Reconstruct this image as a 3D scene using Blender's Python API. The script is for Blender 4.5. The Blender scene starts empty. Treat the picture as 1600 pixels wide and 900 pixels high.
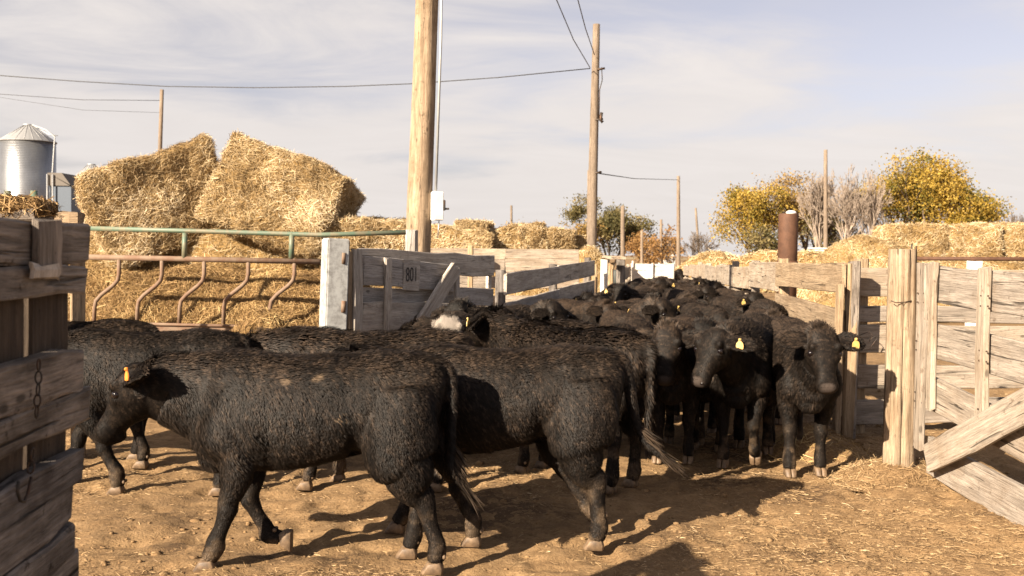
import bpy, bmesh, math, random
import numpy as np
from mathutils import Vector, Matrix, noise as mnoise
from mathutils.kdtree import KDTree

R = math.radians
S = bpy.context.scene
COL = S.collection

# ------------------------------------------------------------------ camera
EYE = 1.6                      # metres above the dirt
FPX = 1556.0                   # focal length in pixels of a 1600 px wide frame (35 mm)
PITCH, ROLL = R(2.0), R(0.7)
cd = bpy.data.cameras.new('camera')
cd.sensor_width = 36.0
cd.lens = 36.0 * FPX / 1600.0
cd.clip_start = 0.05
cd.clip_end = 3000
cd.dof.use_dof = True
cd.dof.focus_distance = 6.2
cd.dof.aperture_fstop = 4.5
cam = bpy.data.objects.new('camera', cd)
COL.objects.link(cam)
CAM_R = (Matrix.Rotation(R(90) - PITCH, 3, 'X') @ Matrix.Rotation(ROLL, 3, 'Z'))
cam.matrix_world = Matrix.Translation((0, 0, EYE)) @ CAM_R.to_4x4()
S.camera = cam

# ------------------------------------------------------------------ sun and sky
SUN_EL = R(26.5)
TRAVEL = Vector((0.685, 0.73, 0)).normalized()          # where shadows fall on the ground
sd = bpy.data.lights.new('sun', 'SUN')
sd.energy = 5.0
sd.angle = R(0.53)
sd.color = (1.0, 0.85, 0.66)
sun = bpy.data.objects.new('sun', sd)
COL.objects.link(sun)
ldir = Vector((TRAVEL.x * math.cos(SUN_EL), TRAVEL.y * math.cos(SUN_EL), -math.sin(SUN_EL)))
sun.rotation_euler = ldir.to_track_quat('-Z', 'Y').to_euler()
sun.location = (-30, -25, 30)

W = bpy.data.worlds.new('World')
S.world = W
W.use_nodes = True
nt = W.node_tree
nt.nodes.clear()


def wn(t, **kw):
    n = nt.nodes.new(t)
    for k, v in kw.items():
        setattr(n, k, v)
    return n


def wmath(op, a, b=None, clamp=False):
    n = wn('ShaderNodeMath', operation=op)
    n.use_clamp = clamp
    for i, v in enumerate((a, b)):
        if v is None:
            continue
        if isinstance(v, (int, float)):
            n.inputs[i].default_value = v
        else:
            nt.links.new(v, n.inputs[i])
    return n.outputs[0]


sky = wn('ShaderNodeTexSky', sky_type='NISHITA')
sky.sun_disc = False
sky.sun_elevation = SUN_EL
sky.sun_rotation = math.atan2(-TRAVEL.x, -TRAVEL.y)
sky.dust_density = 1.6
sky.air_density = 1.0
sky.ozone_density = 1.4
geo = wn('ShaderNodeTexCoord')
sep = wn('ShaderNodeSeparateXYZ')
nt.links.new(geo.outputs['Generated'], sep.inputs[0])
dx, dy, dz = sep.outputs
den = wmath('ADD', wmath('MAXIMUM', dz, 0.0), 0.13)
comb = wn('ShaderNodeCombineXYZ')
nt.links.new(wmath('DIVIDE', dx, den), comb.inputs[0])
nt.links.new(wmath('DIVIDE', dy, den), comb.inputs[1])
SKY_SEED = 11.2
comb.inputs[2].default_value = SKY_SEED


def wnoise(scale, detail, rough, sx=1.0, sy=1.0, dist=0.0, off=0.0, rot=0.0):
    mp = wn('ShaderNodeMapping')
    mp.inputs['Scale'].default_value = (sx, sy, 1)
    mp.inputs['Location'].default_value = (off, off * 0.7, off)
    mp.inputs['Rotation'].default_value = (0, 0, rot)
    nt.links.new(comb.outputs[0], mp.inputs[0])
    n = wn('ShaderNodeTexNoise')
    n.inputs['Scale'].default_value = scale
    n.inputs['Detail'].default_value = detail
    n.inputs['Roughness'].default_value = rough
    n.inputs['Distortion'].default_value = dist
    nt.links.new(mp.outputs[0], n.inputs['Vector'])
    return n.outputs['Fac']


n1 = wnoise(0.62, 3, 0.5, 1.0, 1.0, 0.6, 0.0)
n2 = wnoise(1.7, 9, 0.62, 0.65, 1.0, 0.8, 5.0, -0.55)
n3 = wnoise(5.0, 6, 0.6, 0.5, 1.0, 0.6, 9.0, -0.4)
cl = wmath('ADD', wmath('MULTIPLY', n1, 0.75), wmath('ADD', wmath('MULTIPLY', n2, 0.36), wmath('MULTIPLY', n3, 0.10)))
# thin cover thickens toward the horizon, where one looks through more of it
hor = wmath('POWER', wmath('SUBTRACT', 1.0, wmath('DIVIDE', dz, 0.42), True), 1.6)
cl = wmath('ADD', cl, wmath('MULTIPLY', hor, 0.26))
cl = wmath('ADD', cl, wmath('MULTIPLY', wmath('SUBTRACT', 1.0, wmath('DIVIDE', dz, 0.09), True), 0.25))
ramp = wn('ShaderNodeMapRange', interpolation_type='SMOOTHSTEP')
ramp.inputs['From Min'].default_value = 0.57
ramp.inputs['From Max'].default_value = 0.80
nt.links.new(cl, ramp.inputs['Value'])
cover = wmath('MULTIPLY', ramp.outputs[0], 0.93)
mixn = wn('ShaderNodeMix', data_type='RGBA')
nt.links.new(cover, mixn.inputs['Factor'])
hsv = wn('ShaderNodeHueSaturation')
hsv.inputs['Saturation'].default_value = 0.42
hsv.inputs['Value'].default_value = 0.80
nt.links.new(sky.outputs[0], hsv.inputs['Color'])
tint = wn('ShaderNodeMix', data_type='RGBA', blend_type='MULTIPLY')
tint.inputs['Factor'].default_value = 1.0
tint.inputs['B'].default_value = (1.05, 0.96, 1.0, 1)
nt.links.new(hsv.outputs[0], tint.inputs['A'])
nt.links.new(tint.outputs['Result'], mixn.inputs['A'])
CLOUD = (5.02, 4.67, 4.46, 1)
shade = wn('ShaderNodeMix', data_type='RGBA')
nt.links.new(n2, shade.inputs['Factor'])
shade.inputs['A'].default_value = tuple(c * 0.90 for c in CLOUD[:3]) + (1,)
shade.inputs['B'].default_value = tuple(c * 1.10 for c in CLOUD[:3]) + (1,)
nt.links.new(shade.outputs['Result'], mixn.inputs['B'])
bg = wn('ShaderNodeBackground')
bg.inputs['Strength'].default_value = 0.05
nt.links.new(mixn.outputs['Result'], bg.inputs['Color'])
wo = wn('ShaderNodeOutputWorld')
nt.links.new(bg.outputs[0], wo.inputs['Surface'])

S.view_settings.view_transform = 'Standard'
S.view_settings.look = 'None'
S.view_settings.gamma = 1.0
S.view_settings.use_curve_mapping = False
S.view_settings.exposure = 1.76
S.cycles.max_bounces = 6
S.cycles.diffuse_bounces = 3
S.cycles.glossy_bounces = 2
S.cycles.transparent_max_bounces = 8

random.seed(11)
rng = np.random.default_rng(11)


# ------------------------------------------------------------------ where things stand
def ray(px, py):
    return (CAM_R @ Vector(((px - 800) / FPX, (450 - py) / FPX, -1.0))).normalized()


def at(px, py, Y):
    """point seen at photo pixel (px,py) standing Y metres in front of the camera"""
    d = ray(px, py)
    return Vector((0, 0, EYE)) + d * (Y / d.y)


def gnd(px, py, z=0.0):
    d = ray(px, py)
    return Vector((0, 0, EYE)) + d * ((z - EYE) / d.z)


def hgt(px, py, Y):
    return at(px, py, Y).z


# ------------------------------------------------------------------ objects
def props(o, label=None, cat=None, group=None, kind=None):
    if label: o['label'] = label
    if cat: o['category'] = cat
    if group: o['group'] = group
    if kind: o['kind'] = kind
    return o


def empty(name, loc=(0, 0, 0), rz=0.0, label=None, cat=None, group=None):
    o = bpy.data.objects.new(name, None)
    o.empty_display_size = 0.2
    COL.objects.link(o)
    o.location = loc
    o.rotation_euler = (0, 0, rz)
    return props(o, label, cat, group)


def link(name, me, mat=None, parent=None, mtx=None):
    o = bpy.data.objects.new(name, me)
    COL.objects.link(o)
    if mat is not None and not me.materials:
        me.materials.append(mat)
    if parent is not None:
        o.parent = parent
    if mtx is not None:
        o.matrix_local = mtx
    return o


def mesh_np(name, verts, faces, smooth=False):
    """verts (n,3) array, faces list or (m,k) array"""
    me = bpy.data.meshes.new(name)
    verts = np.asarray(verts, dtype=np.float32)
    if isinstance(faces, np.ndarray):
        k = faces.shape[1]
        me.vertices.add(len(verts))
        me.vertices.foreach_set('co', verts.ravel())
        me.loops.add(faces.size)
        me.loops.foreach_set('vertex_index', faces.astype(np.int32).ravel())
        me.polygons.add(len(faces))
        me.polygons.foreach_set('loop_start', np.arange(0, faces.size, k, dtype=np.int32))
        me.update(calc_edges=True)
        me.validate()
    else:
        me.from_pydata([tuple(map(float, v)) for v in verts], [], faces)
        me.update()
    if smooth:
        me.polygons.foreach_set('use_smooth', np.ones(len(me.polygons), dtype=bool))
    return me


def bm_mesh(name, bm, smooth=False):
    me = bpy.data.meshes.new(name)
    bm.normal_update()
    bm.to_mesh(me)
    bm.free()
    if smooth:
        me.polygons.foreach_set('use_smooth', np.ones(len(me.polygons), dtype=bool))
    return me


def vattr(me, name, vals):
    a = me.attributes.new(name, 'FLOAT', 'POINT')
    a.data.foreach_set('value', np.asarray(vals, dtype=np.float32))


def unit(v):
    v = np.asarray(v, dtype=float)
    n = np.linalg.norm(v, axis=-1, keepdims=True)
    return v / np.maximum(n, 1e-9)


def tube_arrays(pts, radii, n=8, cap=True):
    """closed tube along pts (list of 3-vectors) with one radius per point"""
    pts = [Vector(p) for p in pts]
    V, F = [], []
    up = Vector((0, 0, 1))
    prev = None
    for i, p in enumerate(pts):
        a = pts[max(i - 1, 0)]
        b = pts[min(i + 1, len(pts) - 1)]
        t = (b - a).normalized()
        if prev is None:
            ref = up if abs(t.z) < 0.9 else Vector((1, 0, 0))
            u = t.cross(ref).normalized()
        else:
            u = (prev - t * prev.dot(t)).normalized()
        prev = u
        w = t.cross(u)
        for k in range(n):
            an = 2 * math.pi * k / n
            V.append(p + (u * math.cos(an) + w * math.sin(an)) * radii[i])
    m = len(pts)
    for i in range(m - 1):
        for k in range(n):
            F.append((i * n + k, i * n + (k + 1) % n, (i + 1) * n + (k + 1) % n, (i + 1) * n + k))
    if cap:
        F.append(tuple(reversed(range(n))))
        F.append(tuple(range((m - 1) * n, m * n)))
    return V, F


def tube_mesh(name, pts, radii, n=8, smooth=True):
    V, F = tube_arrays(pts, radii, n)
    return mesh_np(name, np.array([tuple(v) for v in V]), F, smooth)


def merge(parts):
    V, F, o = [], [], 0
    for v, f in parts:
        V += [tuple(x) for x in v]
        F += [tuple(i + o for i in ff) for ff in f]
        o += len(v)
    return V, F


# smooth lattice noise for numpy arrays
_LAT = np.random.default_rng(5).random((32, 32, 32))


def vnoise(p, scale=1.0, off=0.0):
    p = np.asarray(p, dtype=float) * scale + off + 100.0
    i = np.floor(p).astype(int)
    f = p - i
    f = f * f * (3 - 2 * f)
    r = 0
    for a in (0, 1):
        for b in (0, 1):
            for c in (0, 1):
                w = (f[:, 0] if a else 1 - f[:, 0]) * (f[:, 1] if b else 1 - f[:, 1]) * (f[:, 2] if c else 1 - f[:, 2])
                r = r + w * _LAT[(i[:, 0] + a) % 32, (i[:, 1] + b) % 32, (i[:, 2] + c) % 32]
    return r * 2 - 1


def fbm(p, scale, octaves=4, off=0.0):
    r, a = 0, 1.0
    for k in range(octaves):
        r = r + a * vnoise(p, scale, off + 7.3 * k)
        scale *= 2.03
        a *= 0.5
    return r


def catmull(P, per=5):
    P = np.asarray(P, dtype=float)
    Q = np.vstack([2 * P[0] - P[1], P, 2 * P[-1] - P[-2]])
    out = []
    for i in range(1, len(Q) - 2):
        for t in np.linspace(0, 1, per, endpoint=False):
            a, b, c, d = Q[i - 1], Q[i], Q[i + 1], Q[i + 2]
            out.append(0.5 * (2 * b + (c - a) * t + (2 * a - 5 * b + 4 * c - d) * t * t + (3 * b - a - 3 * c + d) * t ** 3))
    out.append(P[-1])
    return np.array(out)


def rings_to_mesh(rings):
    n = len(rings[0])
    V = [tuple(p) for r in rings for p in r]
    F = []
    m = len(rings)
    for i in range(m - 1):
        for k in range(n):
            F.append((i * n + k, i * n + (k + 1) % n, (i + 1) * n + (k + 1) % n, (i + 1) * n + k))
    F.append(tuple(reversed(range(n))))
    F.append(tuple(range((m - 1) * n, m * n)))
    return V, F


def blob(c, r, n=12, m=8):
    V = []
    rings = []
    for i in range(1, m):
        ph = math.pi * i / m
        rings.append([(c[0] + r[0] * math.sin(ph) * math.cos(a), c[1] + r[1] * math.sin(ph) * math.sin(a), c[2] - r[2] * math.cos(ph))
                      for a in np.linspace(0, 2 * math.pi, n, endpoint=False)])
    return rings_to_mesh(rings)


# ------------------------------------------------------------------ materials
class M:
    def __init__(s, name):
        s.m = bpy.data.materials.new(name)
        s.m.use_nodes = True
        s.t = s.m.node_tree
        s.p = s.t.nodes['Principled BSDF']

    def n(s, ty, **kw):
        n = s.t.nodes.new(ty)
        for k, v in kw.items():
            if k.startswith('i_'):
                n.inputs[k[2:].replace('_', ' ')].default_value = v
            else:
                setattr(n, k, v)
        return n

    def l(s, a, b):
        s.t.links.new(a, b)

    def coords(s, which='Object', scale=(1, 1, 1), rand=True):
        tc = s.n('ShaderNodeTexCoord')
        mp = s.n('ShaderNodeMapping')
        mp.inputs['Scale'].default_value = scale
        s.l(tc.outputs[which], mp.inputs['Vector'])
        if rand:
            oi = s.n('ShaderNodeObjectInfo')
            mu = s.n('ShaderNodeVectorMath', operation='SCALE')
            mu.inputs[0].default_value = (37, 19, 53)
            s.l(oi.outputs['Random'], mu.inputs['Scale'])
            s.l(mu.outputs[0], mp.inputs['Location'])
        return mp.outputs[0]

    def noise(s, vec, scale, detail=4, rough=0.55, dist=0.0):
        n = s.n('ShaderNodeTexNoise')
        n.inputs['Scale'].default_value = scale
        n.inputs['Detail'].default_value = detail
        n.inputs['Roughness'].default_value = rough
        n.inputs['Distortion'].default_value = dist
        if vec is not None:
            s.l(vec, n.inputs['Vector'])
        return n.outputs['Fac']

    def ramp(s, fac, stops):
        n = s.n('ShaderNodeValToRGB')
        e = n.color_ramp.elements
        while len(e) < len(stops):
            e.new(0.5)
        for el, (p, c) in zip(e, stops):
            el.position = p
            el.color = (c[0], c[1], c[2], 1) if len(c) == 3 else c
        s.l(fac, n.inputs['Fac'])
        return n.outputs['Color']

    def mix(s, fac, a, b, blend='MIX'):
        n = s.n('ShaderNodeMix', data_type='RGBA', blend_type=blend)
        for sock, v in (('Factor', fac), ('A', a), ('B', b)):
            i = n.inputs[sock]
            if isinstance(v, (int, float)):
                i.default_value = v
            elif isinstance(v, tuple):
                i.default_value = (*v[:3], 1)
            else:
                s.l(v, i)
        return n.outputs['Result']

    def attr(s, name):
        return s.n('ShaderNodeAttribute', attribute_name=name).outputs['Fac']

    def math(s, op, a, b=None, clamp=False):
        n = s.n('ShaderNodeMath', operation=op)
        n.use_clamp = clamp
        for i, v in enumerate((a, b)):
            if v is None: continue
            if isinstance(v, (int, float)): n.inputs[i].default_value = v
            else: s.l(v, n.inputs[i])
        return n.outputs[0]

    def bump(s, h, strength=0.5, dist=0.01):
        n = s.n('ShaderNodeBump')
        n.inputs['Strength'].default_value = strength
        n.inputs['Distance'].default_value = dist
        s.l(h, n.inputs['Height'])
        s.l(n.outputs[0], s.p.inputs['Normal'])

    def set(s, color=None, rough=None, metal=None, spec=None):
        for k, v in (('Base Color', color), ('Roughness', rough), ('Metallic', metal), ('Specular IOR Level', spec)):
            if v is None: continue
            if isinstance(v, (int, float)): s.p.inputs[k].default_value = v
            elif isinstance(v, tuple): s.p.inputs[k].default_value = (*v[:3], 1)
            else: s.l(v, s.p.inputs[k])
        return s
# ------------------------------------------------------------------ ground
mg = M('dry_dirt')
gv = mg.coords('Object', rand=False)
g1 = mg.noise(gv, 0.9, 6, 0.6, 0.4)
g2 = mg.noise(gv, 9, 6, 0.65)
g3 = mg.noise(gv, 55, 4, 0.7)
dirt = mg.ramp(g2, [(0.25, (0.135, 0.080, 0.039)), (0.5, (0.225, 0.142, 0.070)), (0.75, (0.30, 0.195, 0.102))])
dung = mg.ramp(g1, [(0.36, (1, 1, 1)), (0.50, (0, 0, 0))])
dirt = mg.mix(mg.math('MULTIPLY', dung, mg.math('GREATER_THAN', g2, 0.47)), dirt, (0.085, 0.052, 0.028))
dirt = mg.mix(mg.math('MULTIPLY', mg.math('GREATER_THAN', g3, 0.60), 0.35), dirt, (0.36, 0.25, 0.13))
dirt = mg.mix(mg.math('MULTIPLY', mg.math('LESS_THAN', g3, 0.40), 0.5), dirt, (0.07, 0.043, 0.024))
mg.set(dirt, 0.95, spec=0.15)
mg.bump(mg.math('ADD', mg.math('MULTIPLY', g2, 1.4), g3), 0.55, 0.022)
MAT_DIRT = mg.m


def spread(lo, hi, fine_lo, fine_hi, step, grow=1.13):
    a = list(np.arange(fine_lo, fine_hi + 1e-6, step))
    d = step
    while a[-1] < hi:
        d *= grow; a.append(a[-1] + d)
    d = step
    while a[0] > lo:
        d *= grow; a.insert(0, a[0] - d)
    return np.array(a)


gx = spread(-700, 700, -4.2, 5.0, 0.032, 1.10)
gy = spread(-60, 1500, 4.2, 11.5, 0.032, 1.09)
GX, GY = np.meshgrid(gx, gy)
P3 = np.stack([GX.ravel(), GY.ravel(), np.zeros(GX.size)], 1)


def ground_h(p):
    near = np.clip(1 - np.maximum(np.abs(p[:, 0]) - 6, 0) / 8, 0, 1) * np.clip(1 - np.maximum(p[:, 1] - 14, 0) / 10, 0, 1)
    h = fbm(p * (1, 1, 0), 0.7, 3, 3.0) * 0.016 + fbm(p * (1, 1, 0), 5.0, 3, 9.0) * 0.010
    q_ = p * (1, 1, 0)
    pits = vnoise(q_, 4.2, 21.0)
    h = h - np.clip(pits - 0.35, 0, 1) * 0.045 + vnoise(q_, 11.0, 5.0) * .008
    h = h - np.clip(vnoise(q_, 7.5, 33.0) - .30, 0, .4) * .050 + np.clip(vnoise(q_, 6.1, 51.0) - .35, 0, 1) * .03
    return h * near


P3[:, 2] = ground_h(P3)
nx_, ny_ = len(gx), len(gy)
ii = (np.arange(ny_ - 1)[:, None] * nx_ + np.arange(nx_ - 1)[None, :]).ravel()
gme = mesh_np('ground', P3, np.stack([ii, ii + 1, ii + nx_ + 1, ii + nx_], 1), True)
props(link('ground', gme, MAT_DIRT), kind='structure')


def quads_strands(root, d, L, w, g, bend=0.25):
    """flat straws: two quads each, slightly bent"""
    n = len(root)
    up = g.normal(0, 1, (n, 3))
    sd_ = unit(np.cross(d, up)) * w[:, None]
    b = unit(np.cross(d, sd_)) * (g.normal(0, bend, n) * L * .5)[:, None]
    p0 = root - d * L[:, None] * .5
    p1 = root + b
    p2 = root + d * L[:, None] * .5
    Vv = np.stack([p0 - sd_, p0 + sd_, p1 - sd_, p1 + sd_, p2 - sd_ * .6, p2 + sd_ * .6], 1).reshape(-1, 3)
    i = np.arange(n) * 6
    Q = np.stack([np.stack([i, i + 1, i + 3, i + 2], 1), np.stack([i + 2, i + 3, i + 5, i + 4], 1)], 1).reshape(-1, 4)
    return Vv, Q


def straw_material(name, stops):
    m = M(name)
    c = m.ramp(m.attr('rnd'), stops)
    m.set(c, 0.65, spec=0.25)
    return m.m


MAT_LITTER = straw_material('litter_straw', [(0, (0.10, 0.062, 0.03)), (0.45, (0.24, 0.155, 0.078)), (0.8, (0.36, 0.25, 0.13)), (1, (0.55, 0.42, 0.26))])
MAT_STRAW = straw_material('bale_straw', [(0, (0.13, 0.08, 0.034)), (0.32, (0.31, 0.215, 0.105)), (0.7, (0.49, 0.375, 0.215)), (1, (0.69, 0.575, 0.40))])
MAT_HAY = straw_material('brown_hay', [(0, (0.11, 0.065, 0.028)), (0.4, (0.25, 0.155, 0.065)), (0.8, (0.42, 0.28, 0.12)), (1, (0.60, 0.45, 0.22))])


def litter():
    g = np.random.default_rng(21)
    n = 230000
    # even in the picture rather than on the ground: near ground gets more
    Y = 3.6 * np.exp(g.random(n) * math.log(26 / 3.6))
    X = (g.random(n) * 2 - 1) * (Y * 0.56 + .2)
    p = np.stack([X, Y, np.zeros(n)], 1)
    dn = fbm(p, 1.3, 4, 17)
    keep = g.random(n) < np.clip(.22 + .85 * dn, .06, 1) * np.clip(1.2 - (Y - 12) / 16, .15, 1)
    p = p[keep]; n = len(p)
    p[:, 2] = ground_h(p) + g.uniform(.002, .014, n)
    an = g.random(n) * 2 * math.pi
    d = unit(np.stack([np.cos(an), np.sin(an), g.normal(0, .14, n)], 1))
    L = g.uniform(.012, .045, n) * np.where(g.random(n) < .035, 2.6, 1)
    Vv, Q = quads_strands(p, d, L, g.uniform(.0008, .0018, n), g)
    me = mesh_np('straw_litter', Vv, Q)
    vattr(me, 'rnd', np.repeat(np.clip(g.beta(2, 2.2, n), 0, 1), 6))
    props(link('straw_litter', me, MAT_LITTER), 'trampled straw litter scattered over the dirt', 'straw', kind='stuff')
    # clods and dung crumbs
    bm = bmesh.new(); bmesh.ops.create_icosphere(bm, subdivisions=1, radius=1)
    bv = np.array([v.co[:] for v in bm.verts]); bf = np.array([[v.index for v in f.verts] for f in bm.faces]); bm.free()
    n = 3800
    Y = 3.8 * np.exp(g.random(n) * math.log(20 / 3.8)); X = (g.random(n) * 2 - 1) * (Y * .56 + .2)
    p = np.stack([X, Y, np.zeros(n)], 1)
    keep = g.random(n) < np.clip(.35 + .9 * fbm(p, 1.1, 3, 40), .05, 1)
    p = p[keep]; n = len(p)
    p[:, 2] = ground_h(p) + .002
    s = g.lognormal(math.log(.011), .5, n)
    s = np.clip(s, .004, .038)
    VV = bv[None] * (s[:, None] * np.array([1, 1, .6]))[:, None, :] if False else bv[None] * (s[:, None, None] * np.array([1.1, .9, .62])[None, None])
    VV = VV * (1 + g.normal(0, .22, (n, len(bv), 1)))
    a = g.random(n) * 6.28
    ca, sa = np.cos(a)[:, None], np.sin(a)[:, None]
    VV = np.stack([VV[..., 0] * ca - VV[..., 1] * sa, VV[..., 0] * sa + VV[..., 1] * ca, VV[..., 2]], 2) + p[:, None]
    FF = (bf[None] + (np.arange(n) * len(bv))[:, None, None]).reshape(-1, 3)
    me = mesh_np('dirt_clods', VV.reshape(-1, 3), FF, True)
    props(link('dirt_clods', me, MAT_DIRT), 'crumbly dirt clods and dung scattered over the yard', 'dirt', kind='stuff')


litter()

# ------------------------------------------------------------------ timber
def wood(name, light, dark, tint, dirty=0.35, crack=0.5):
    m = M(name)
    vc = m.coords('Object', (1.0, 1.0, 1.0))
    mp = m.n('ShaderNodeMapping'); mp.inputs['Scale'].default_value = (1.3, 26, 26); m.l(vc, mp.inputs['Vector'])
    mp2 = m.n('ShaderNodeMapping'); mp2.inputs['Scale'].default_value = (0.9, 9, 9); m.l(vc, mp2.inputs['Vector'])
    fine = m.noise(mp.outputs[0], 3.0, 5, 0.65, 0.3)
    broad = m.noise(mp2.outputs[0], 1.4, 4, 0.6, 0.8)
    blot = m.noise(vc, 3.2, 5, 0.62)
    spots = m.noise(vc, 16, 4, 0.7)
    col = m.ramp(fine, [(0.25, dark), (0.55, light), (0.85, tuple(min(1, c * 1.25) for c in light))])
    col = m.mix(m.ramp(broad, [(0.35, (0.55,) * 3), (0.62, (0, 0, 0))]), col, tuple(c * .62 for c in dark))
    col = m.mix(m.math('MULTIPLY', m.ramp(blot, [(0.46, (0, 0, 0)), (0.68, (1, 1, 1))]), dirty), col, tint)
    col = m.mix(m.math('MULTIPLY', m.ramp(spots, [(0.60, (0, 0, 0)), (0.70, (1, 1, 1))]), dirty * 1.2), col, tuple(c * .55 for c in tint))
    ck = m.ramp(m.noise(mp.outputs[0], 1.1, 3, 0.5, 0.6), [(0.30, (1, 1, 1)), (0.36, (0, 0, 0))])
    col = m.mix(m.math('MULTIPLY', ck, crack), col, tuple(c * .16 for c in dark))
    mp3 = m.n('ShaderNodeMapping'); mp3.inputs['Scale'].default_value = (2.2, 5, 5); m.l(vc, mp3.inputs['Vector'])
    vo = m.n('ShaderNodeTexVoronoi'); vo.inputs['Scale'].default_value = 1.3; m.l(mp3.outputs[0], vo.inputs['Vector'])
    kn = m.ramp(vo.outputs['Distance'], [(.055, (1, 1, 1)), (.10, (0, 0, 0))])
    col = m.mix(m.math('MULTIPLY', kn, .75), col, tuple(c * .35 for c in dark))
    fibre = m.noise(mp.outputs[0], 9.0, 4, 0.75)
    col = m.mix(1.0, col, m.ramp(fibre, [(.30, (.62, .60, .58)), (.50, (1, 1, 1)), (.72, (1.22, 1.20, 1.17))]), 'MULTIPLY')
    oi = m.n('ShaderNodeObjectInfo')
    col = m.mix(1.0, col, m.ramp(oi.outputs['Random'], [(0, (.78, .78, .80)), (.5, (1, .98, .95)), (1, (1.12, 1.06, .98))]), 'MULTIPLY')
    m.set(col, 0.85, spec=0.2)
    m.bump(m.math('SUBTRACT', m.math('ADD', fine, m.math('MULTIPLY', broad, .6)), m.math('MULTIPLY', ck, 1.2)), 0.9, 0.010)
    return m.m


WOOD_PALE = wood('sunbleached_timber', (0.395, 0.34, 0.28), (0.215, 0.178, 0.14), (0.19, 0.13, 0.08), 0.5, 0.75)
WOOD_TAN = wood('tan_timber', (0.37, 0.28, 0.185), (0.19, 0.135, 0.085), (0.17, 0.10, 0.05))
WOOD_GREY = wood('grey_weathered_timber', (0.50, 0.465, 0.425), (0.30, 0.27, 0.24), (0.18, 0.14, 0.105), 0.35)
WOOD_DARK = wood('dark_weathered_timber', (0.27, 0.24, 0.215), (0.07, 0.06, 0.053), (0.05, 0.039, 0.031), 0.8, 0.95)
WOOD_SHADED = wood('shade_toned_timber', (0.085, 0.065, 0.05), (0.03, 0.023, 0.018), (0.025, 0.018, 0.013), 0.6, 0.95)  # stile timber with the shade behind the boards put into its colour
WOOD_WHITE = wood('whitewashed_timber', (0.72, 0.69, 0.64), (0.50, 0.46, 0.41), (0.30, 0.22, 0.15), 0.25)


def plank_mesh(L, h, t, seg=5, rough=0.006, seed=0, ragged=0.5):
    """local X along the board, Z its height, Y its thickness; centred"""
    g = np.random.default_rng(seed)
    rings = []
    b = min(t, h) * .16
    for i in range(seg + 1):
        f = i / seg
        x = (f - .5) * L
        if i in (0, seg):
            x += g.normal(0, .006) * ragged
        dz, dy = g.normal(0, rough), g.normal(0, rough * .6)
        kh = 1 + g.normal(0, rough * 1.6)
        sh = h * .5 * kh; st = t * .5
        prof = [(-st, -sh + b), (-st + b, -sh), (st - b, -sh), (st, -sh + b), (st, sh - b), (st - b, sh), (-st + b, sh), (-st, sh - b)]
        rings.append([(x + (g.normal(0, .007) * ragged if i in (0, seg) else 0), y + dy, z + dz + g.normal(0, rough * .3)) for y, z in prof])
    Vv, F = rings_to_mesh(rings)
    return mesh_np('plank', np.array(Vv), F)


PCOUNT = [0]


def beam(parent, A, B, h, t, mat, name='plank', up=None, seg=5, rough=0.006, ragged=0.8):
    """board from A to B (centre line), height h along `up`, thickness t"""
    A, B = Vector(A), Vector(B)
    X = (B - A); L = X.length; X.normalize()
    U = Vector(up) if up is not None else Vector((0, 0, 1))
    if abs(X.dot(U)) > .95:
        U = Vector((0, 1, 0))
    Z = (U - X * U.dot(X)).normalized()
    Y = Z.cross(X)
    mw = Matrix.Translation((A + B) / 2) @ Matrix((X, Y, Z)).transposed().to_4x4()
    PCOUNT[0] += 1
    o = link(name, plank_mesh(L, h, t, seg, rough, PCOUNT[0], ragged), mat)
    if parent is not None:
        o.parent = parent
        o.matrix_local = Matrix.Translation(-parent.location) @ mw
    else:
        o.matrix_world = mw
    return o


def post(parent, base, top, w, d, mat, name='post', face=(0, -1, 0)):
    return beam(parent, base, top, d, w, mat, name, up=face, seg=4, rough=.004)


def roundlog(parent, base, top, r0, r1, mat, name='post', n=14, seg=10, rough=.02, seed=0, groove=0.0):
    base, top = Vector(base), Vector(top)
    X = top - base; L = X.length; X.normalize()
    U = Vector((0, -1, 0)); Z = (U - X * U.dot(X)).normalized(); Y = Z.cross(X)
    rings = []
    for i in range(seg + 1):
        f = i / seg
        r = r0 + (r1 - r0) * f
        ring = []
        for k in range(n):
            a = 2 * math.pi * k / n
            q = mnoise.noise(Vector((math.cos(a) * 1.3, math.sin(a) * 1.3, f * L * .8 + seed * 7.1)))
            q2 = mnoise.noise(Vector((math.cos(a) * 4, math.sin(a) * 4, f * L * 1.5 + seed * 3.3)))
            rr = r * (1 + rough * 3 * q + rough * 1.5 * q2)
            gq = mnoise.noise(Vector((math.cos(a) * 5 + seed, math.sin(a) * 5, f * L * .35)))
            rr -= r * groove * max(0.0, gq - .12)
            ring.append((f * L, rr * math.cos(a), rr * math.sin(a)))
        rings.append(ring)
    Vv, F = rings_to_mesh(rings)
    o = link(name, mesh_np(name, np.array(Vv), F, True), mat)
    mw = Matrix.Translation(base) @ Matrix((X, Y, Z)).transposed().to_4x4()
    if parent is not None:
        o.parent = parent
        o.matrix_local = Matrix.Translation(-parent.location) @ mw
    else:
        o.matrix_world = mw
    return o


def metal(name, col, rough, metallic=1.0, rust=0.0, rustcol=(0.16, 0.06, 0.025)):
    m = M(name)
    vc = m.coords('Object')
    n = m.noise(vc, 9, 6, .65)
    c = m.mix(m.math('MULTIPLY', m.ramp(n, [(.42, (0, 0, 0)), (.6, (1, 1, 1))]), rust), col, rustcol)
    m.set(c, rough, metallic)
    m.bump(m.noise(vc, 60, 3), .15, .004)
    return m.m


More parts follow.
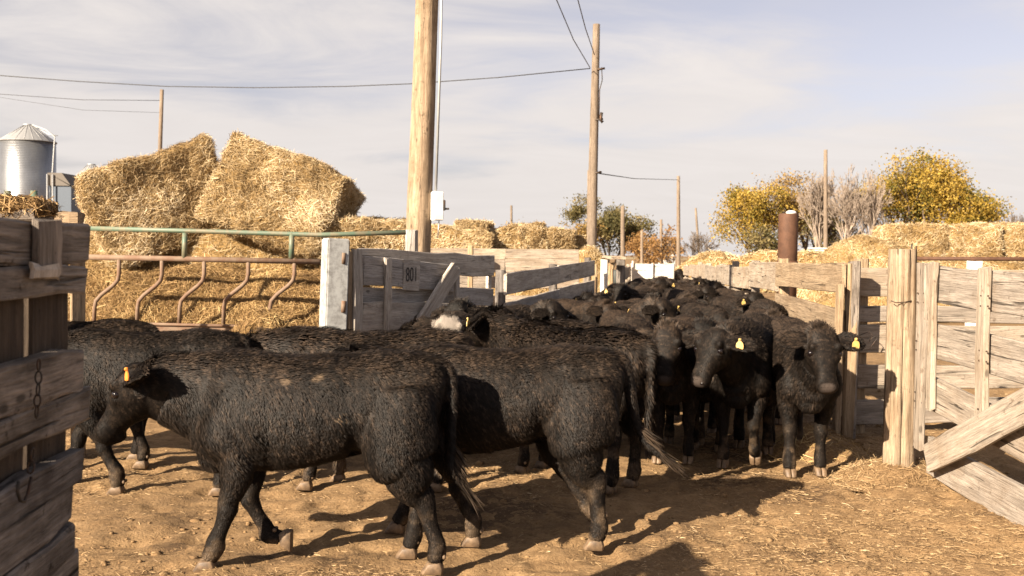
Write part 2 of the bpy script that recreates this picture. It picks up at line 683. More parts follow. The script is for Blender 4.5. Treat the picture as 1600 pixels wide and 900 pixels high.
RUST = metal('rusty_pipe', (0.165, 0.112, 0.075), .8, 0.0, .6, (.11, .045, .02))
GREEN_PIPE = metal('green_painted_pipe', (0.085, 0.125, 0.085), .55, 0.0, .5, (.23, .15, .09))
GALV = metal('galvanised_steel', (0.55, 0.56, 0.57), .38, .85, .2, (.36, .35, .34))
GALV_DULL = metal('dull_galvanised_steel', (0.42, 0.43, 0.43), .6, .5, .3, (.30, .29, .28))
DARK_IRON = metal('dark_iron', (0.05, 0.045, 0.04), .6, .7, .6, (.12, .06, .03))
WHITE_PAINT = metal('white_paint', (0.70, 0.69, 0.66), .5, 0.0, .25, (.45, .40, .34))


def pipe(parent, pts, r, mat, name='pipe', n=10):
    off = parent.location if parent is not None else Vector((0, 0, 0))
    me = tube_mesh(name, [Vector(p) - off for p in pts], [r] * len(pts), n)
    return link(name, me, mat, parent)


# ------------------------------------------------------------------ near left gate (dark side toward the camera)
GL_END = at(112, 400, 3.05); GL_END.z = 0
GL_DIR = Vector((0.05, -1.0, 0)).normalized()
gl = empty('plank_gate', GL_END, 0, 'dark weathered plank gate with hanging chain close on the left', 'gate')


def gl_pt(t, z):
    return GL_END + GL_DIR * t + Vector((0, 0, z))


NG = Vector((-GL_DIR.y, GL_DIR.x, 0))            # towards the camera side
if NG.x < 0: NG = -NG
for (y0, y1, e, tilt, L) in ((352, 456, 0.0, .02, 2.6), (536, 652, .02, -.02, 2.6), (690, 742, .07, -.035, 2.6), (738, 845, .10, -.06, 2.6)):
    za, zb = hgt(130, y1, 3.05), hgt(130, y0, 3.05)
    zc, hh = (za + zb) / 2, zb - za
    if hh > .2:                                    # two worn boards butted with a split between them
        k = .58
        beam(gl, gl_pt(e, zb - hh * k / 2) + NG * .03, gl_pt(L, zb - hh * k / 2 + tilt) + NG * .03, hh * k, .045, WOOD_DARK, rough=.006, seg=14, ragged=3.0)
        beam(gl, gl_pt(e + .02, za + hh * (1 - k) / 2 - .003) + NG * .034, gl_pt(L, za + hh * (1 - k) / 2 + tilt - .003) + NG * .034, hh * (1 - k), .045, WOOD_DARK, rough=.006, seg=14, ragged=3.0)
    else:
        beam(gl, gl_pt(e, zc) + NG * .03, gl_pt(L, zc + tilt) + NG * .03, hh, .045, WOOD_DARK, rough=.006, seg=14, ragged=3.0)
for (z0, z1) in ((.50, .70), (.18, .38)):
    beam(gl, gl_pt(.08, (z0 + z1) / 2) + NG * .03, gl_pt(2.6, (z0 + z1) / 2) + NG * .03, z1 - z0, .045, WOOD_DARK, seg=6)
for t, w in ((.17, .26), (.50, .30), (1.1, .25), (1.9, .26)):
    post(gl, gl_pt(t, .02) - NG * .028, gl_pt(t - .01, 1.62) - NG * .028, w, .055, WOOD_SHADED, 'stile', face=NG)


def chain(parent, pts, name='chain', mat=DARK_IRON, link_r=.011, wire=.0026):
    parts = []
    pts = [Vector(p) for p in pts]
    seg = []
    acc = 0
    for a, b in zip(pts[:-1], pts[1:]):
        n = max(1, int((b - a).length / (link_r * 2.1)))
        for k in range(n):
            seg.append((a.lerp(b, (k + .5) / n), (b - a).normalized()))
    for i, (c, d) in enumerate(seg):
        u = d.cross(Vector((0, 0, 1)) if abs(d.z) < .9 else Vector((0, 1, 0))).normalized()
        w = d.cross(u)
        s = u if i % 2 else w
        loop = [c + d * link_r * 1.5 * math.cos(a) + s * link_r * .8 * math.sin(a) for a in np.linspace(0, 2 * math.pi, 11)]
        parts.append(tube_arrays(loop, [wire] * len(loop), 5))
    V_, F_ = merge(parts)
    off = parent.location
    return link(name, mesh_np(name, np.array(V_) - np.array(off), F_, True), mat, parent)


def gl_px(px, py, out=.075):
    # on the camera face of the gate, at this photo pixel
    o = Vector((0, 0, EYE)); d = ray(px, py)
    t = (GL_END + NG * out - o).dot(NG) / d.dot(NG)
    return o + d * t


pb = gl_px(74, 390, .066); pw2 = (gl_px(92, 390, .066) - gl_px(56, 390, .066)).length
beam(gl, (pb.x, pb.y, gl_px(74, 430, .066).z), (pb.x, pb.y, gl_px(74, 346, .066).z), pw2, .022, WOOD_DARK, 'patch_board', up=GL_DIR, seg=3, rough=.002)
pb = gl_px(70, 415, .08)
beam(gl, (pb.x, pb.y, gl_px(70, 431, .08).z), (pb.x, pb.y, gl_px(70, 412, .08).z), pw2 * 1.1, .014, WOOD_GREY, 'patch_board', up=GL_DIR, seg=2, rough=.002)
chain(gl, [gl_px(61, 560), gl_px(60, 600), gl_px(57, 652)])
chain(gl, [gl_px(52, 700), gl_px(47, 740)])
pipe(gl, [gl_px(49, 745), gl_px(44, 770), gl_px(38, 784), gl_px(31, 782), gl_px(27, 768), gl_px(29, 752)], .0045, DARK_IRON, 'hook', 6)

# ------------------------------------------------------------------ right gate, sunlit, with diagonal brace
GR0 = at(1446, 690, 7.18); GR0.z = 0
GR1 = at(1600, 690, 5.62); GR1.z = 0
GRD = (GR1 - GR0).normalized()
GRN = Vector((-abs(GRD.y), GRD.x * (1 if GRD.y < 0 else -1), 0)).normalized()
if GRN.x > 0: GRN = -GRN                            # face toward the lane (left)
gr = empty('plank_gate', GR0, 0, 'sunlit pale plank gate with a diagonal brace at the right edge', 'gate')


def gr_px(px, py, out=0.0):
    o = Vector((0, 0, EYE)); d = ray(px, py)
    t = (GR0 + GRN * out - o).dot(GRN) / d.dot(GRN)
    return o + d * t


GR_LEN = 3.0
for (l0, l1, r0, r1) in ((414, 471, 428, 494), (506, 559, 533, 600), (588, 639, 656, 722), (690, 739, 752, 834)):
    a0, a1, b0, b1 = gr_px(1458, l0), gr_px(1458, l1), gr_px(1600, r0), gr_px(1600, r1)
    za, zb = (a0.z + a1.z) / 2, (b0.z + b1.z) / 2
    zm = zb + (zb - za) * .8
    ha = ((a0.z - a1.z) + (b0.z - b1.z)) / 2
    A_ = Vector((a0.x, a0.y, za)); B_ = Vector((b0.x, b0.y, zb)); d_ = (B_ - A_).normalized()
    beam(gr, A_ - d_ * .05, A_ + d_ * GR_LEN, ha, .04, WOOD_PALE, seg=8)
for px, py0, py1, w, out in ((1436, 412, 700, .20, .062), (1454, 408, 640, .10, .042), (1534, 420, 700, .135, .045)):
    b = gr_px(px, 600, out); b.z = 0
    zt = gr_px(px, py0, out).z
    zb = max(gr_px(px, py1, out).z, .03)
    post(gr, Vector((b.x, b.y, zb)), Vector((b.x, b.y, zt)), .04, w, WOOD_PALE, 'stile', face=(GRD.x, GRD.y, 0))
bA, bB = gr_px(1452, 716, .09), gr_px(1600, 636, .09)
bd = (bB - bA).normalized()
beam(gr, bA - bd * .02, bB + bd * .8, .205, .042, WOOD_PALE, 'brace', seg=6)
NAIL = mesh_np('nail', *(lambda v: (np.array(v[0]), v[1]))(blob((0, 0, 0), (.007, .007, .007), 6, 4)), True)
NAIL.materials.append(DARK_IRON)
for px in (1430, 1440, 1529, 1540):
    for fr in ((.06, .36, .64, .90) if px < 1500 else (.36, .64, .90)):
        for dz_ in (-.03, .035):
            no_ = .085 if px < 1500 else .068
            b = gr_px(px, 600, no_)
            zt_ = gr_px(px, 430, no_).z
            o = link('nail', NAIL, None, gr); o.location = Vector((b.x, b.y, .12 + (zt_ - .15) * fr + dz_)) - gr.location
# hinge post beside it, a big split log
GP = gnd(1404, 742)
gp = empty('gate_post', GP, 0, 'thick cracked wooden gate post right of the calf facing the camera', 'post')
WOOD_LOG = wood('split_log', (0.34, 0.275, 0.205), (0.12, 0.092, 0.065), (0.13, 0.085, 0.05), 0.55, 0.95)
roundlog(gp, GP - Vector((0, 0, .05)), at(1411, 389, GP.y), .118, .098, WOOD_LOG, 'shaft', 48, 18, .03, 3, 1.1)
pipe(gp, [at(1392, 470, GP.y - .1), at(1400, 473, GP.y - .115), at(1414, 472, GP.y - .115), at(1424, 470, GP.y - .1)], .004, DARK_IRON, 'wire_wrap', 5)
for px, py in ((1424, 392), (1431, 395)):
    p = at(px, py, GP.y - .06)
    pipe(gp, [p - Vector((0, 0, .03)), p + Vector((.003, 0, .05))], .006, DARK_IRON, 'nail', 5)

# ------------------------------------------------------------------ fences
def fence(label, A, B, boards, posts, mat, pmat=None, gap_at=2.4, th=.042, pw=.11, side=1, name='plank_fence', group=None, jit=.012, seg=3, zroof=None):
    """boards: (z0A, z1A, z0B, z1B) heights at both ends; sections of gap_at metres; posts behind"""
    A, B = Vector((A[0], A[1], 0)), Vector((B[0], B[1], 0))
    f = empty(name, A, 0, label, 'fence', group)
    D = B - A; L = D.length; D.normalize()
    N = Vector((-D.y, D.x, 0)) * side
    k = max(1, round(L / gap_at))
    for i in range(k):
        f0, f1 = i / k, (i + 1) / k
        for (a0, a1, b0, b1) in boards:
            j0, j1, j2 = [random.uniform(-jit, jit) for _ in range(3)]
            c0 = (a0 + a1) / 2 + ((b0 + b1) - (a0 + a1)) / 2 * f0 + j0
            c1 = (a0 + a1) / 2 + ((b0 + b1) - (a0 + a1)) / 2 * f1 + j1
            h = (a1 - a0) + ((b1 - b0) - (a1 - a0)) * (f0 + f1) / 2 + j2
            p0 = A + D * (L * f0 + .004) + N * (th * .5 + .002 * (i % 2)); p1 = A + D * (L * f1 - .004) + N * (th * .5 + .002 * (i % 2))
            beam(f, (p0.x, p0.y, c0), (p1.x, p1.y, c1), max(.05, h), th, mat, seg=seg, rough=.004)
    for i in range(k + 1):
        t = L * i / k
        zt = max(b[1] for b in boards) + (max(b[3] for b in boards) - max(b[1] for b in boards)) * i / k + random.uniform(.0, .08)
        p = A + D * min(max(t, .06), L - .06) - N * (pw * .5 + .003)
        post(f, (p.x, p.y, -.02), (p.x + random.uniform(-.02, .02), p.y, zt if posts is None else posts), pw, pw, pmat or mat, face=N)
    return f


# right side of the lane
RL = [(2.90, 8.75), (3.22, 12.0), (5.25, 30.0)]
e0 = at(1322, 430, 8.75); e1 = at(1217, 430, 11.6)
f1 = fence('tan plank fence end section beside the calf facing the camera', (e0.x, 8.75), (e1.x, 11.6),
           [(hgt(1320, 457, 8.75), hgt(1320, 411, 8.75), hgt(1217, 446, 11.6), hgt(1217, 412, 11.6)),
            (hgt(1318, 535, 8.75), hgt(1318, 484, 8.75), hgt(1217, 497, 11.6), hgt(1217, 459, 11.6)),
            (.52, .76, .50, .74), (.18, .42, .16, .40)], None, WOOD_TAN, WOOD_TAN, gap_at=2.9, side=1)
post(f1, (e0.x - .07, 8.72, .0), (e0.x - .06, 8.72, 1.36), .05, .10, WOOD_TAN, 'batten', face=(0, -1, 0))
post(f1, (e0.x + .08, 8.80, .0), (e0.x + .09, 8.80, 1.56), .09, .10, WOOD_DARK, 'post', face=(0, -1, 0))
e2 = at(1070, 430, 29.0)
fence('long pale plank fence receding along the right of the herd', (e1.x + .04, 11.72), (e2.x, 29.0),
      [(1.16, 1.50, 1.02, 1.30), (.80, 1.08, .72, .98), (.40, .70, .40, .66)], None, WOOD_PALE, WOOD_PALE, gap_at=2.5, side=1, jit=.03, seg=2)
# cross fence behind the right gate
c0 = at(1340, 430, 9.1)
fence('pale cross fence seen through the right gate', (c0.x, 9.1), (c0.x + 3.6, 9.5),
      [(1.26, 1.52, 1.24, 1.50), (1.02, 1.17, .98, 1.12), (.72, .98, .72, .96), (.40, .62, .38, .60), (.08, .30, .08, .30)], None, WOOD_PALE, WOOD_TAN, gap_at=1.8, side=-1)
wl = empty('tie_wire', (c0.x, 8.95, .9), 0, 'loop of twisted wire tied between fence post and pale boards', 'wire')
pw_ = [at(1336, 527, 8.9), at(1348, 522, 8.9), at(1358, 518, 8.9), at(1363, 524, 8.9), at(1357, 536, 8.9), at(1362, 528, 8.9), at(1374, 524, 8.9), at(1366, 535, 8.9), at(1360, 544, 8.9)]
pipe(wl, pw_, .0035, DARK_IRON, 'strand', 6)

# feed bunk boards, sunlit, beyond the left gates
b0, b1 = at(672, 400, 19.0), at(906, 400, 19.0)
fence('bright sunlit timber feed bunk behind the grey gates', (b0.x, 19), (b1.x, 19.3),
      [(1.49, 1.68, 1.49, 1.69), (1.24, 1.485, 1.24, 1.485), (.93, 1.16, .93, 1.16), (.45, .80, .45, .80)], 1.45, WOOD_PALE, WOOD_GREY, gap_at=1.5, side=-1, name='feed_bunk')
# upright block and stub on the bunk
for px, y0, y1, w, lab in ((736, 383, 402, .10, 'small upright timber block standing on the feed bunk'),):
    b = at(px, 392, 18.6)
    o = beam(None, (b.x, 18.6, -.02), (b.x, 18.6, 1.74), w, w, WOOD_TAN, 'timber_stub', up=(0, -1, 0)); props(o, lab, 'timber')

# left lane fence: shaded board gate, swung open
s0, s1 = at(787, 430, 12.0), at(926, 410, 17.6)
f3 = fence('grey plank fence panel in shade along the left of the herd', (s0.x, 12.0), (s1.x, 17.6),
      [(hgt(790, 460, 12.), hgt(790, 429, 12.), hgt(926, 432, 17.6), hgt(926, 407, 17.6)),
       (hgt(790, 505, 12.), hgt(790, 473, 12.), hgt(926, 462, 17.6), hgt(926, 438, 17.6)),
       (.22, .46, .30, .55)], None, WOOD_GREY, WOOD_DARK, gap_at=2.8, side=-1)
s2, s3 = at(972, 410, 20.5), at(984, 420, 29.0)
fence('short plank fence edge-on before the white gate', (s2.x, 20.5), (s3.x, 29.0),
      [(1.05, 1.32, .98, 1.26), (.70, .95, .68, .92), (.35, .6, .35, .6)], None, WOOD_PALE, WOOD_PALE, gap_at=2.8, side=-1, seg=2)
i = 0
for px, py0, m_, w, lab in ((915, 419, WOOD_TAN, .14, 'leftmost tan upright post of the chute by the shaded fence'), (928, 412, WOOD_TAN, .10, 'narrow tan upright post of the chute, second from the left'),
                            (943, 406, WOOD_WHITE, .13, 'tall white upright post of the chute'), (953, 411, WOOD_TAN, .10, 'narrow tan upright post right of the white chute post'),
                            (969, 403, WOOD_DARK, .17, 'dark brown upright post at the right end of the chute')):
    d = 18.4 + i * .35; i += 1
    t = at(px, py0, d)
    o = beam(None, (t.x, d, -.02), (t.x + .02, d, t.z), w, .09, m_, 'chute_post', up=(1, 0, 0)); props(o, lab, 'post', 'posts at the chute')
t0, t1 = at(942, 401, 19.3), at(976, 404, 19.3)
o = beam(None, t0, t1, .06, .4, WOOD_PALE, 'chute_roof'); props(o, 'pale plank laid flat over the chute posts', 'plank')
# drum between the posts
mdr = M('blue_drum_plastic'); mdr.set((0.10, 0.17, 0.27), .5); mdk = M('dark_lid'); mdk.set((.05, .055, .05), .6)
dp = at(961, 430, 20.6)
dr = empty('drum', (dp.x, 20.6, 0), 0, 'blue drum with a dark lid standing among the chute posts', 'drum')
prof = [(0, .0), (.20, .0), (.215, .03), (.205, .30), (.215, .33), (.205, .36), (.205, .62), (.215, .65), (.205, .68), (.21, .86), (.19, .90)]


def lathe(name, prof, mat, parent=None, n=24, smooth=True, loc=(0, 0, 0)):
    rings = [[(r * math.cos(a) + loc[0], r * math.sin(a) + loc[1], z + loc[2]) for a in np.linspace(0, 2 * math.pi, n, endpoint=False)] for r, z in prof if r > 0]
    Vv, F = rings_to_mesh(rings)
    return link(name, mesh_np(name, np.array(Vv), F, smooth), mat, parent)


lathe('barrel', prof, mdr.m, dr); lathe('lid', [(.20, .90), (.215, .905), (.215, 1.25), (.19, 1.28)], mdk.m, dr)

# white gate closing the lane
w0, w1 = at(986, 420, 29.2), at(1054, 420, 29.2)
wg = empty('white_gate', (w0.x, 29.2, 0), 0, 'white panel gate closing the far end of the lane', 'gate')
for k, (z0, z1) in enumerate(((1.16, 1.345), (.975, 1.155), (.80, .97), (.30, .42))):
    beam(wg, (w0.x, 29.2, (z0 + z1) / 2), (w1.x, 29.2, (z0 + z1) / 2), z1 - z0, .03, WOOD_WHITE, seg=2)
for x in (w0.x + .04, w0.x + .62, w1.x - .05):
    post(wg, (x, 29.16, 0), (x, 29.16, 1.36 if x > w0.x + .1 else 1.42), .04, .10, WOOD_WHITE, 'stile')

# ------------------------------------------------------------------ left gates in shade
PY = 9.1
MAT_CONC = M('square_steel_post'); cv = MAT_CONC.coords('Object'); MAT_CONC.set(MAT_CONC.ramp(MAT_CONC.noise(cv, 14, 6, .7), [(.36, (.20, .195, .19)), (.55, (.34, .345, .34)), (.75, (.40, .405, .40))]), .7, .1); MAT_CONC.bump(MAT_CONC.noise(cv, 70, 3), .2, .004)
sp = at(516, 470, PY)
sq = empty('steel_post', (sp.x, PY, 0), 0, 'square light grey steel post at the hinge of the grey gate', 'post')
h_top = hgt(517, 374, PY)
bm = bmesh.new()
bmesh.ops.create_cube(bm, size=1, matrix=Matrix.Rotation(R(28), 4, 'Z') @ Matrix.Translation((0, 0, h_top / 2)) @ Matrix.Diagonal((.205, .205, h_top + .02, 1)))
bmesh.ops.bevel(bm, geom=bm.edges[:], offset=.012, segments=2, affect='EDGES')
o = link('shaft', bm_mesh('shaft', bm), MAT_CONC.m, sq); o.rotation_euler = (0, R(1.6), 0)
pipe(sq, [at(537, 395, PY - .06), at(536, 412, PY - .06)], .022, RUST, 'hinge', 8)
pipe(sq, [at(537, 470, PY - .06), at(536, 488, PY - .06)], .022, RUST, 'hinge', 8)

# grey double gate: stiles, boards and a broken diagonal brace; runs back to the right
H0 = at(546, 460, 9.15); H0.z = 0
HD = Vector((0.56, 0.83, 0)).normalized()
HN = Vector((HD.y, -HD.x, 0))                       # camera side, turned from the sun
lg_ = empty('plank_gate', H0, 0, 'grey plank gate with stencilled number board in the shade', 'gate')


def hg(px, py, out=0.0):
    o = Vector((0, 0, EYE)); d = ray(px, py)
    t = (H0 + HN * out - o).dot(HN) / d.dot(HN)
    return o + d * t


def hboard(pxa, ya0, ya1, pxb, yb0, yb1, out, mat=WOOD_GREY, name='plank', th=.04):
    a0, a1, b0, b1 = hg(pxa, ya0, out), hg(pxa, ya1, out), hg(pxb, yb0, out), hg(pxb, yb1, out)
    return beam(lg_, (a0 + a1) / 2, (b0 + b1) / 2, ((a0.z - a1.z) + (b0.z - b1.z)) / 2, th, mat, name, seg=6)


hboard(560, 386, 426, 770, 400, 431, -.06)           # long top board
hboard(560, 452, 478, 770, 449, 482, -.06)
hboard(560, 505, 535, 770, 500, 524, -.06)
hboard(566, 399, 446, 712, 415, 456, .0)             # front boards
hboard(566, 469, 521, 712, 474, 517, .0)
for px, y0, y1, w, out, m_ in ((558, 389, 545, .115, .045, WOOD_GREY), (546, 393, 540, .05, .03, WOOD_TAN), (606, 402, 560, .085, .045, WOOD_GREY), (714, 418, 545, .07, .03, WOOD_GREY), (764, 404, 540, .07, -.10, WOOD_GREY), (690, 400, 540, .09, -.10, WOOD_DARK)):
    t = hg(px, y0, out); b = hg(px, 500, out)
    post(lg_, (b.x, b.y, .05), (t.x, t.y, t.z), .04, w, m_, 'stile', face=(HD.x, HD.y, 0))
beam(lg_, hg(640, 535, .085), hg(712, 420, .085), .17, .04, WOOD_GREY, 'brace', seg=5)
PLATE = wood('painted_number_board', (0.52, 0.48, 0.43), (0.36, 0.32, 0.28), (0.2, .16, .12), .3, .3)
plate = beam(lg_, hg(631, 429, .026), hg(656, 431, .026), .30, .008, PLATE, 'number_board', seg=2, rough=.001)
tc = bpy.data.curves.new('stencil', 'FONT'); tc.body = '801'; tc.size = .20; tc.align_x = 'CENTER'; tc.align_y = 'CENTER'; tc.extrude = .0008
to = bpy.data.objects.new('tmpt', tc); COL.objects.link(to)
sme = bpy.data.meshes.new_from_object(to.evaluated_get(bpy.context.evaluated_depsgraph_get())); bpy.data.objects.remove(to)
mi = M('stencil_ink'); mi.set((.035, .03, .028), .8)
sme.materials.append(mi.m)
so = link('stencil_number', sme, None, lg_)
cpt = hg(643.5, 430, .033)
so.matrix_local = Matrix.Translation(-lg_.location) @ Matrix.Translation(cpt) @ Matrix((HD, Vector((0, 0, 1)), HN)).transposed().to_4x4() @ Matrix.Diagonal((.62, 1.0, 1, 1))
# wooden stub in front of the pole
st_ = at(641, 375, 10.9)
o = beam(None, (st_.x, 10.9, -.02), (st_.x + .02, 10.9, hgt(641, 361, 10.9)), .17, .13, WOOD_GREY, 'wooden_stub', up=(0, -1, 0)); props(o, 'short grey timber stub against the big utility pole', 'post')

# little things at the far left, over the dark gate
for px, y0, y1, m_, w, lab, d in ((12, 298, 335, GREEN_PIPE, .03, 'leftmost short green steel post over the dark gate', 9.0), (53, 298, 335, GREEN_PIPE, .03, 'short green steel post left of the feeder, over the dark gate', 9.0)):
    b, t = at(px, y1, d), at(px, y0, d)
    o = pipe(None, [(b.x, d, 0), t], w, m_, 'steel_post'); props(o, lab, 'post', 'short green posts')
def low_rail(lab, pa, pb, d, h, t, m_, name):
    a_, b_ = at(*pa, d), at(*pb, d)
    r = empty('timber_rail', (a_.x, d, 0), 0, lab, 'timber')
    beam(r, a_, b_, h, t, m_, 'rail')
    for f_ in (.12, .88):
        p_ = a_.lerp(b_, f_)
        post(r, (p_.x, d + .02, -.02), (p_.x, d + .02, p_.z - h * .5 - .001), .09, .09, m_)


low_rail('tan timber rail end behind the dark gate top', (66, 342), (126, 342), 7.6, .10, .12, WOOD_TAN, 'rail')
low_rail('dark timber rail with hay on it behind the near gate', (-60, 334), (70, 338), 7.0, .09, .3, WOOD_DARK, 'rail')
# ------------------------------------------------------------------ hay
def hay_solid(name, V_, F_, mat_core, mat_str, n, seed, parent=None, amp=.05, L=(.06, .20), w=(.0015, .0035), aim=None, rough=.5, smooth=True, droop=0.0, kind=True, two_tone=None):
    """rough lump (V_,F_ quads) plus straws over its skin; returns (core, straw) meshes"""
    g = np.random.default_rng(seed)
    V_ = np.asarray(V_, dtype=float)
    me = mesh_np(name, V_, F_, smooth)
    no = np.zeros(len(V_) * 3); me.vertices.foreach_get('normal', no); no = no.reshape(-1, 3)
    V_ = V_ + no * (fbm(V_, 3.2, 4, seed)[:, None] * amp + vnoise(V_, 17, seed + 4)[:, None] * amp * .35)
    me.vertices.foreach_set('co', V_.astype(np.float32).ravel()); me.update()
    me.calc_loop_triangles()
    t3 = np.zeros(len(me.loop_triangles) * 3, dtype=np.int32); me.loop_triangles.foreach_get('vertices', t3); t3 = t3.reshape(-1, 3)
    A, B, C = V_[t3[:, 0]], V_[t3[:, 1]], V_[t3[:, 2]]
    cr = np.cross(B - A, C - A); ar = np.linalg.norm(cr, axis=1)
    pk = g.choice(len(t3), n, p=ar / ar.sum())
    r1, r2 = np.sqrt(g.random(n)), g.random(n)
    root = A[pk] * (1 - r1)[:, None] + B[pk] * (r1 * (1 - r2))[:, None] + C[pk] * (r1 * r2)[:, None]
    nn = unit(cr[pk])
    d = g.normal(0, 1, (n, 3))
    if aim is not None:
        d = d * rough + np.array(aim) * np.where(g.random(n) < .5, 1, -1)[:, None]
    d += np.stack([vnoise(root, 6, seed + k) for k in range(3)], 1) * 1.1
    d[:, 2] -= droop
    d -= nn * (d * nn).sum(1, keepdims=True) * g.uniform(.55, 1.0, n)[:, None]
    d = unit(d)
    ln = g.uniform(L[0], L[1], n)
    stick = g.random(n) < .07
    d[stick] = unit(d[stick] + nn[stick] * g.uniform(.3, 1.0, stick.sum())[:, None])
    Vv, Q = quads_strands(root + nn * g.uniform(-.01, .022, n)[:, None], d, ln, g.uniform(w[0], w[1], n), g, .3)
    sm_ = mesh_np(name + '_straw', Vv, Q)
    tone = np.clip(.48 + .38 * fbm(root, 2.2, 3, seed + 11) + g.normal(0, .20, n), 0, 1)
    vattr(sm_, 'rnd', np.repeat(tone, 6))
    me.materials.append(mat_core); sm_.materials.append(mat_str)
    return me, sm_


def haycore(name, a, b):
    m = M(name)
    vc = m.coords('Object')
    m.set(m.ramp(m.noise(vc, 22, 5, .7), [(.3, a), (.7, b)]), .9, spec=.1)
    m.bump(m.noise(vc, 60, 4, .7), .8, .02)
    return m.m


CORE_STRAW = haycore('straw_core', (.13, .08, .03), (.34, .22, .09))
CORE_HAY = haycore('hay_core', (.07, .042, .018), (.20, .12, .05))


def box_grid(sx, sy, sz, step=.09, rnd=.045):
    """rounded box as quads, centred"""
    bm = bmesh.new()
    bmesh.ops.create_cube(bm, size=1)
    cuts = [max(2, int(s / step)) for s in (sx, sy, sz)]
    for ax in range(3):
        es = [e for e in bm.edges if abs((e.verts[0].co - e.verts[1].co)[ax]) > .9]
        bmesh.ops.subdivide_edges(bm, edges=es, cuts=cuts[ax] - 1, use_grid_fill=True)
    V_ = np.array([v.co[:] for v in bm.verts]) * (sx, sy, sz)
    F_ = [tuple(v.index for v in f.verts) for f in bm.faces]
    bm.free()
    half = np.array([sx, sy, sz]) / 2
    inner = np.clip(V_, -(half - rnd), half - rnd)
    dv = V_ - inner
    ln = np.linalg.norm(dv, axis=1, keepdims=True)
    V_ = np.where(ln > 1e-6, inner + dv / np.maximum(ln, 1e-9) * np.minimum(ln, rnd), V_)
    return V_, F_


def bale(label, c, size, rot, n, seed, mats=(None, None), name='hay_bale', group=None, L=(.04, .15), amp=.055, w=(.0010, .0026), twine=True, step=.06):
    V_, F_ = box_grid(*size, step=step)
    core, straw = hay_solid('bale', V_, F_, mats[0] or CORE_STRAW, mats[1] or MAT_STRAW, n, seed, amp=amp, L=L, w=w, aim=(.9, 0, .25), rough=.75)
    r = empty(name, c, 0, label, 'hay bale', group)
    r.rotation_euler = rot
    link('core', core, None, r)
    props(link('straw', straw, None, r), kind='stuff')
    return r


# two big bales tipped on top of the stack
cA = at(247, 324, 12.4)
bale('big straw bale tilted up to the right, on top of the stack', cA, (1.55, 1.15, 1.14), (R(-4), R(-19), R(24)), 62000, 101, group='bales behind the feeder')
cB = at(444, 321, 12.2)
bale('big straw bale tipped down to the right, beside the utility pole', cB, (1.48, 1.2, 1.06), (R(-10), R(21), R(-6)), 62000, 102, group='bales behind the feeder')
cC = at(560, 372, 12.0)
bale('half loose straw bale sticking out under the tipped bales, ending near the utility pole', at(556, 376, 12.1), (1.15, .9, .50), (R(0), R(3), R(14)), 22000, 103, group='bales behind the feeder')
for k, (px, py, sx, sz, lab) in enumerate(((205, 415, 1.55, .80, 'lower straw bale under the left tilted bale'), (395, 412, 1.50, .80, 'lower straw bale under the right tipped bale, behind the pipe feeder'), (560, 440, 1.1, .75, 'lower straw bale behind the square steel post'))):
    cL = at(px, py, 12.5); zt_ = cL.z + sz / 2; cL.z = zt_ / 2
    bale(lab, cL, (sx, 1.0, zt_), (0, R((-2, 2, 1)[k]), R((6, -4, 8)[k])), 34000, 110 + k, group='bales behind the feeder')
cR = at(612, 346, 12.6); zR = cR.z; cR.z = zR / 2
bale('dark broken bale remnant beside the steel post and utility pole', cR, (.75, .8, zR), (0, R(-2), R(20)), 18000, 119, (CORE_HAY, MAT_HAY), group='bales behind the feeder')


def mound(label, x0, x1, y0, y1, hfun, n, seed, mats, step=.09, name='hay_pile', cat='hay', L=(.06, .22), w=(.0014, .003), amp=.04, kind=None):
    xs = np.arange(x0, x1 + step, step); ys = np.arange(y0, y1 + step, step)
    X, Y = np.meshgrid(xs, ys)
    Z = hfun(X, Y)
    V_ = np.stack([X.ravel(), Y.ravel(), Z.ravel()], 1)
    nx = len(xs)
    i = (np.arange(len(ys) - 1)[:, None] * nx + np.arange(nx - 1)[None]).ravel()
    F_ = [tuple(q) for q in np.stack([i, i + 1, i + nx + 1, i + nx], 1)]
    core, straw = hay_solid('pile', V_, F_, mats[0], mats[1], n, seed, amp=amp, L=L, w=w, droop=.3)
    r = empty(name, (0, 0, 0), 0, label, cat)
    link('core', core, None, r)
    props(link('straw', straw, None, r), kind='stuff')
    if kind: r['kind'] = kind
    return r


# loose brown hay heaped against the feeder bars
def hloose(X, Y):
    f = np.clip((Y - 10.72) / .55, 0, 1)
    end = np.clip((-1.55 - X) / .35, 0, 1) * np.clip((X + 5.2) / .3, 0, 1)
    p = np.stack([X.ravel(), Y.ravel(), 0 * X.ravel()], 1)
    return (f ** .6 * (1.36 + .14 * vnoise(p, 1.9, 4).reshape(X.shape)) * end - .02)


mound('loose brown hay heaped behind the feeder bars', -5.2, -1.5, 10.70, 12.0, hloose, 52000, 131, (CORE_HAY, MAT_HAY), step=.07, amp=.05, L=(.04, .16), w=(.001, .0024))
# hay spilling over the trough beside the steel post
def hspill(X, Y):
    r2 = ((X + 2.55) / .42) ** 2 + ((Y - 10.2) / .40) ** 2
    return 1.02 * np.clip(1 - r2, 0, 1) ** .55 - .02


mound('hay spilling over the trough beside the square steel post', -3.0, -2.1, 9.8, 10.6, hspill, 6000, 132, (CORE_HAY, MAT_HAY), step=.06, amp=.05)
# wad of hay on the dark rail
hw = at(30, 325, 7.0)
V_, F_ = box_grid(.46, .3, .09, .05, .04)
core, straw = hay_solid('wad', V_, F_, CORE_HAY, MAT_HAY, 1600, 133, amp=.03, L=(.04, .14))
r = empty('hay_wad', hw, 0, 'small wad of hay lying on the rail over the dark gate', 'hay'); link('core', core, None, r); props(link('straw', straw, None, r), kind='stuff')

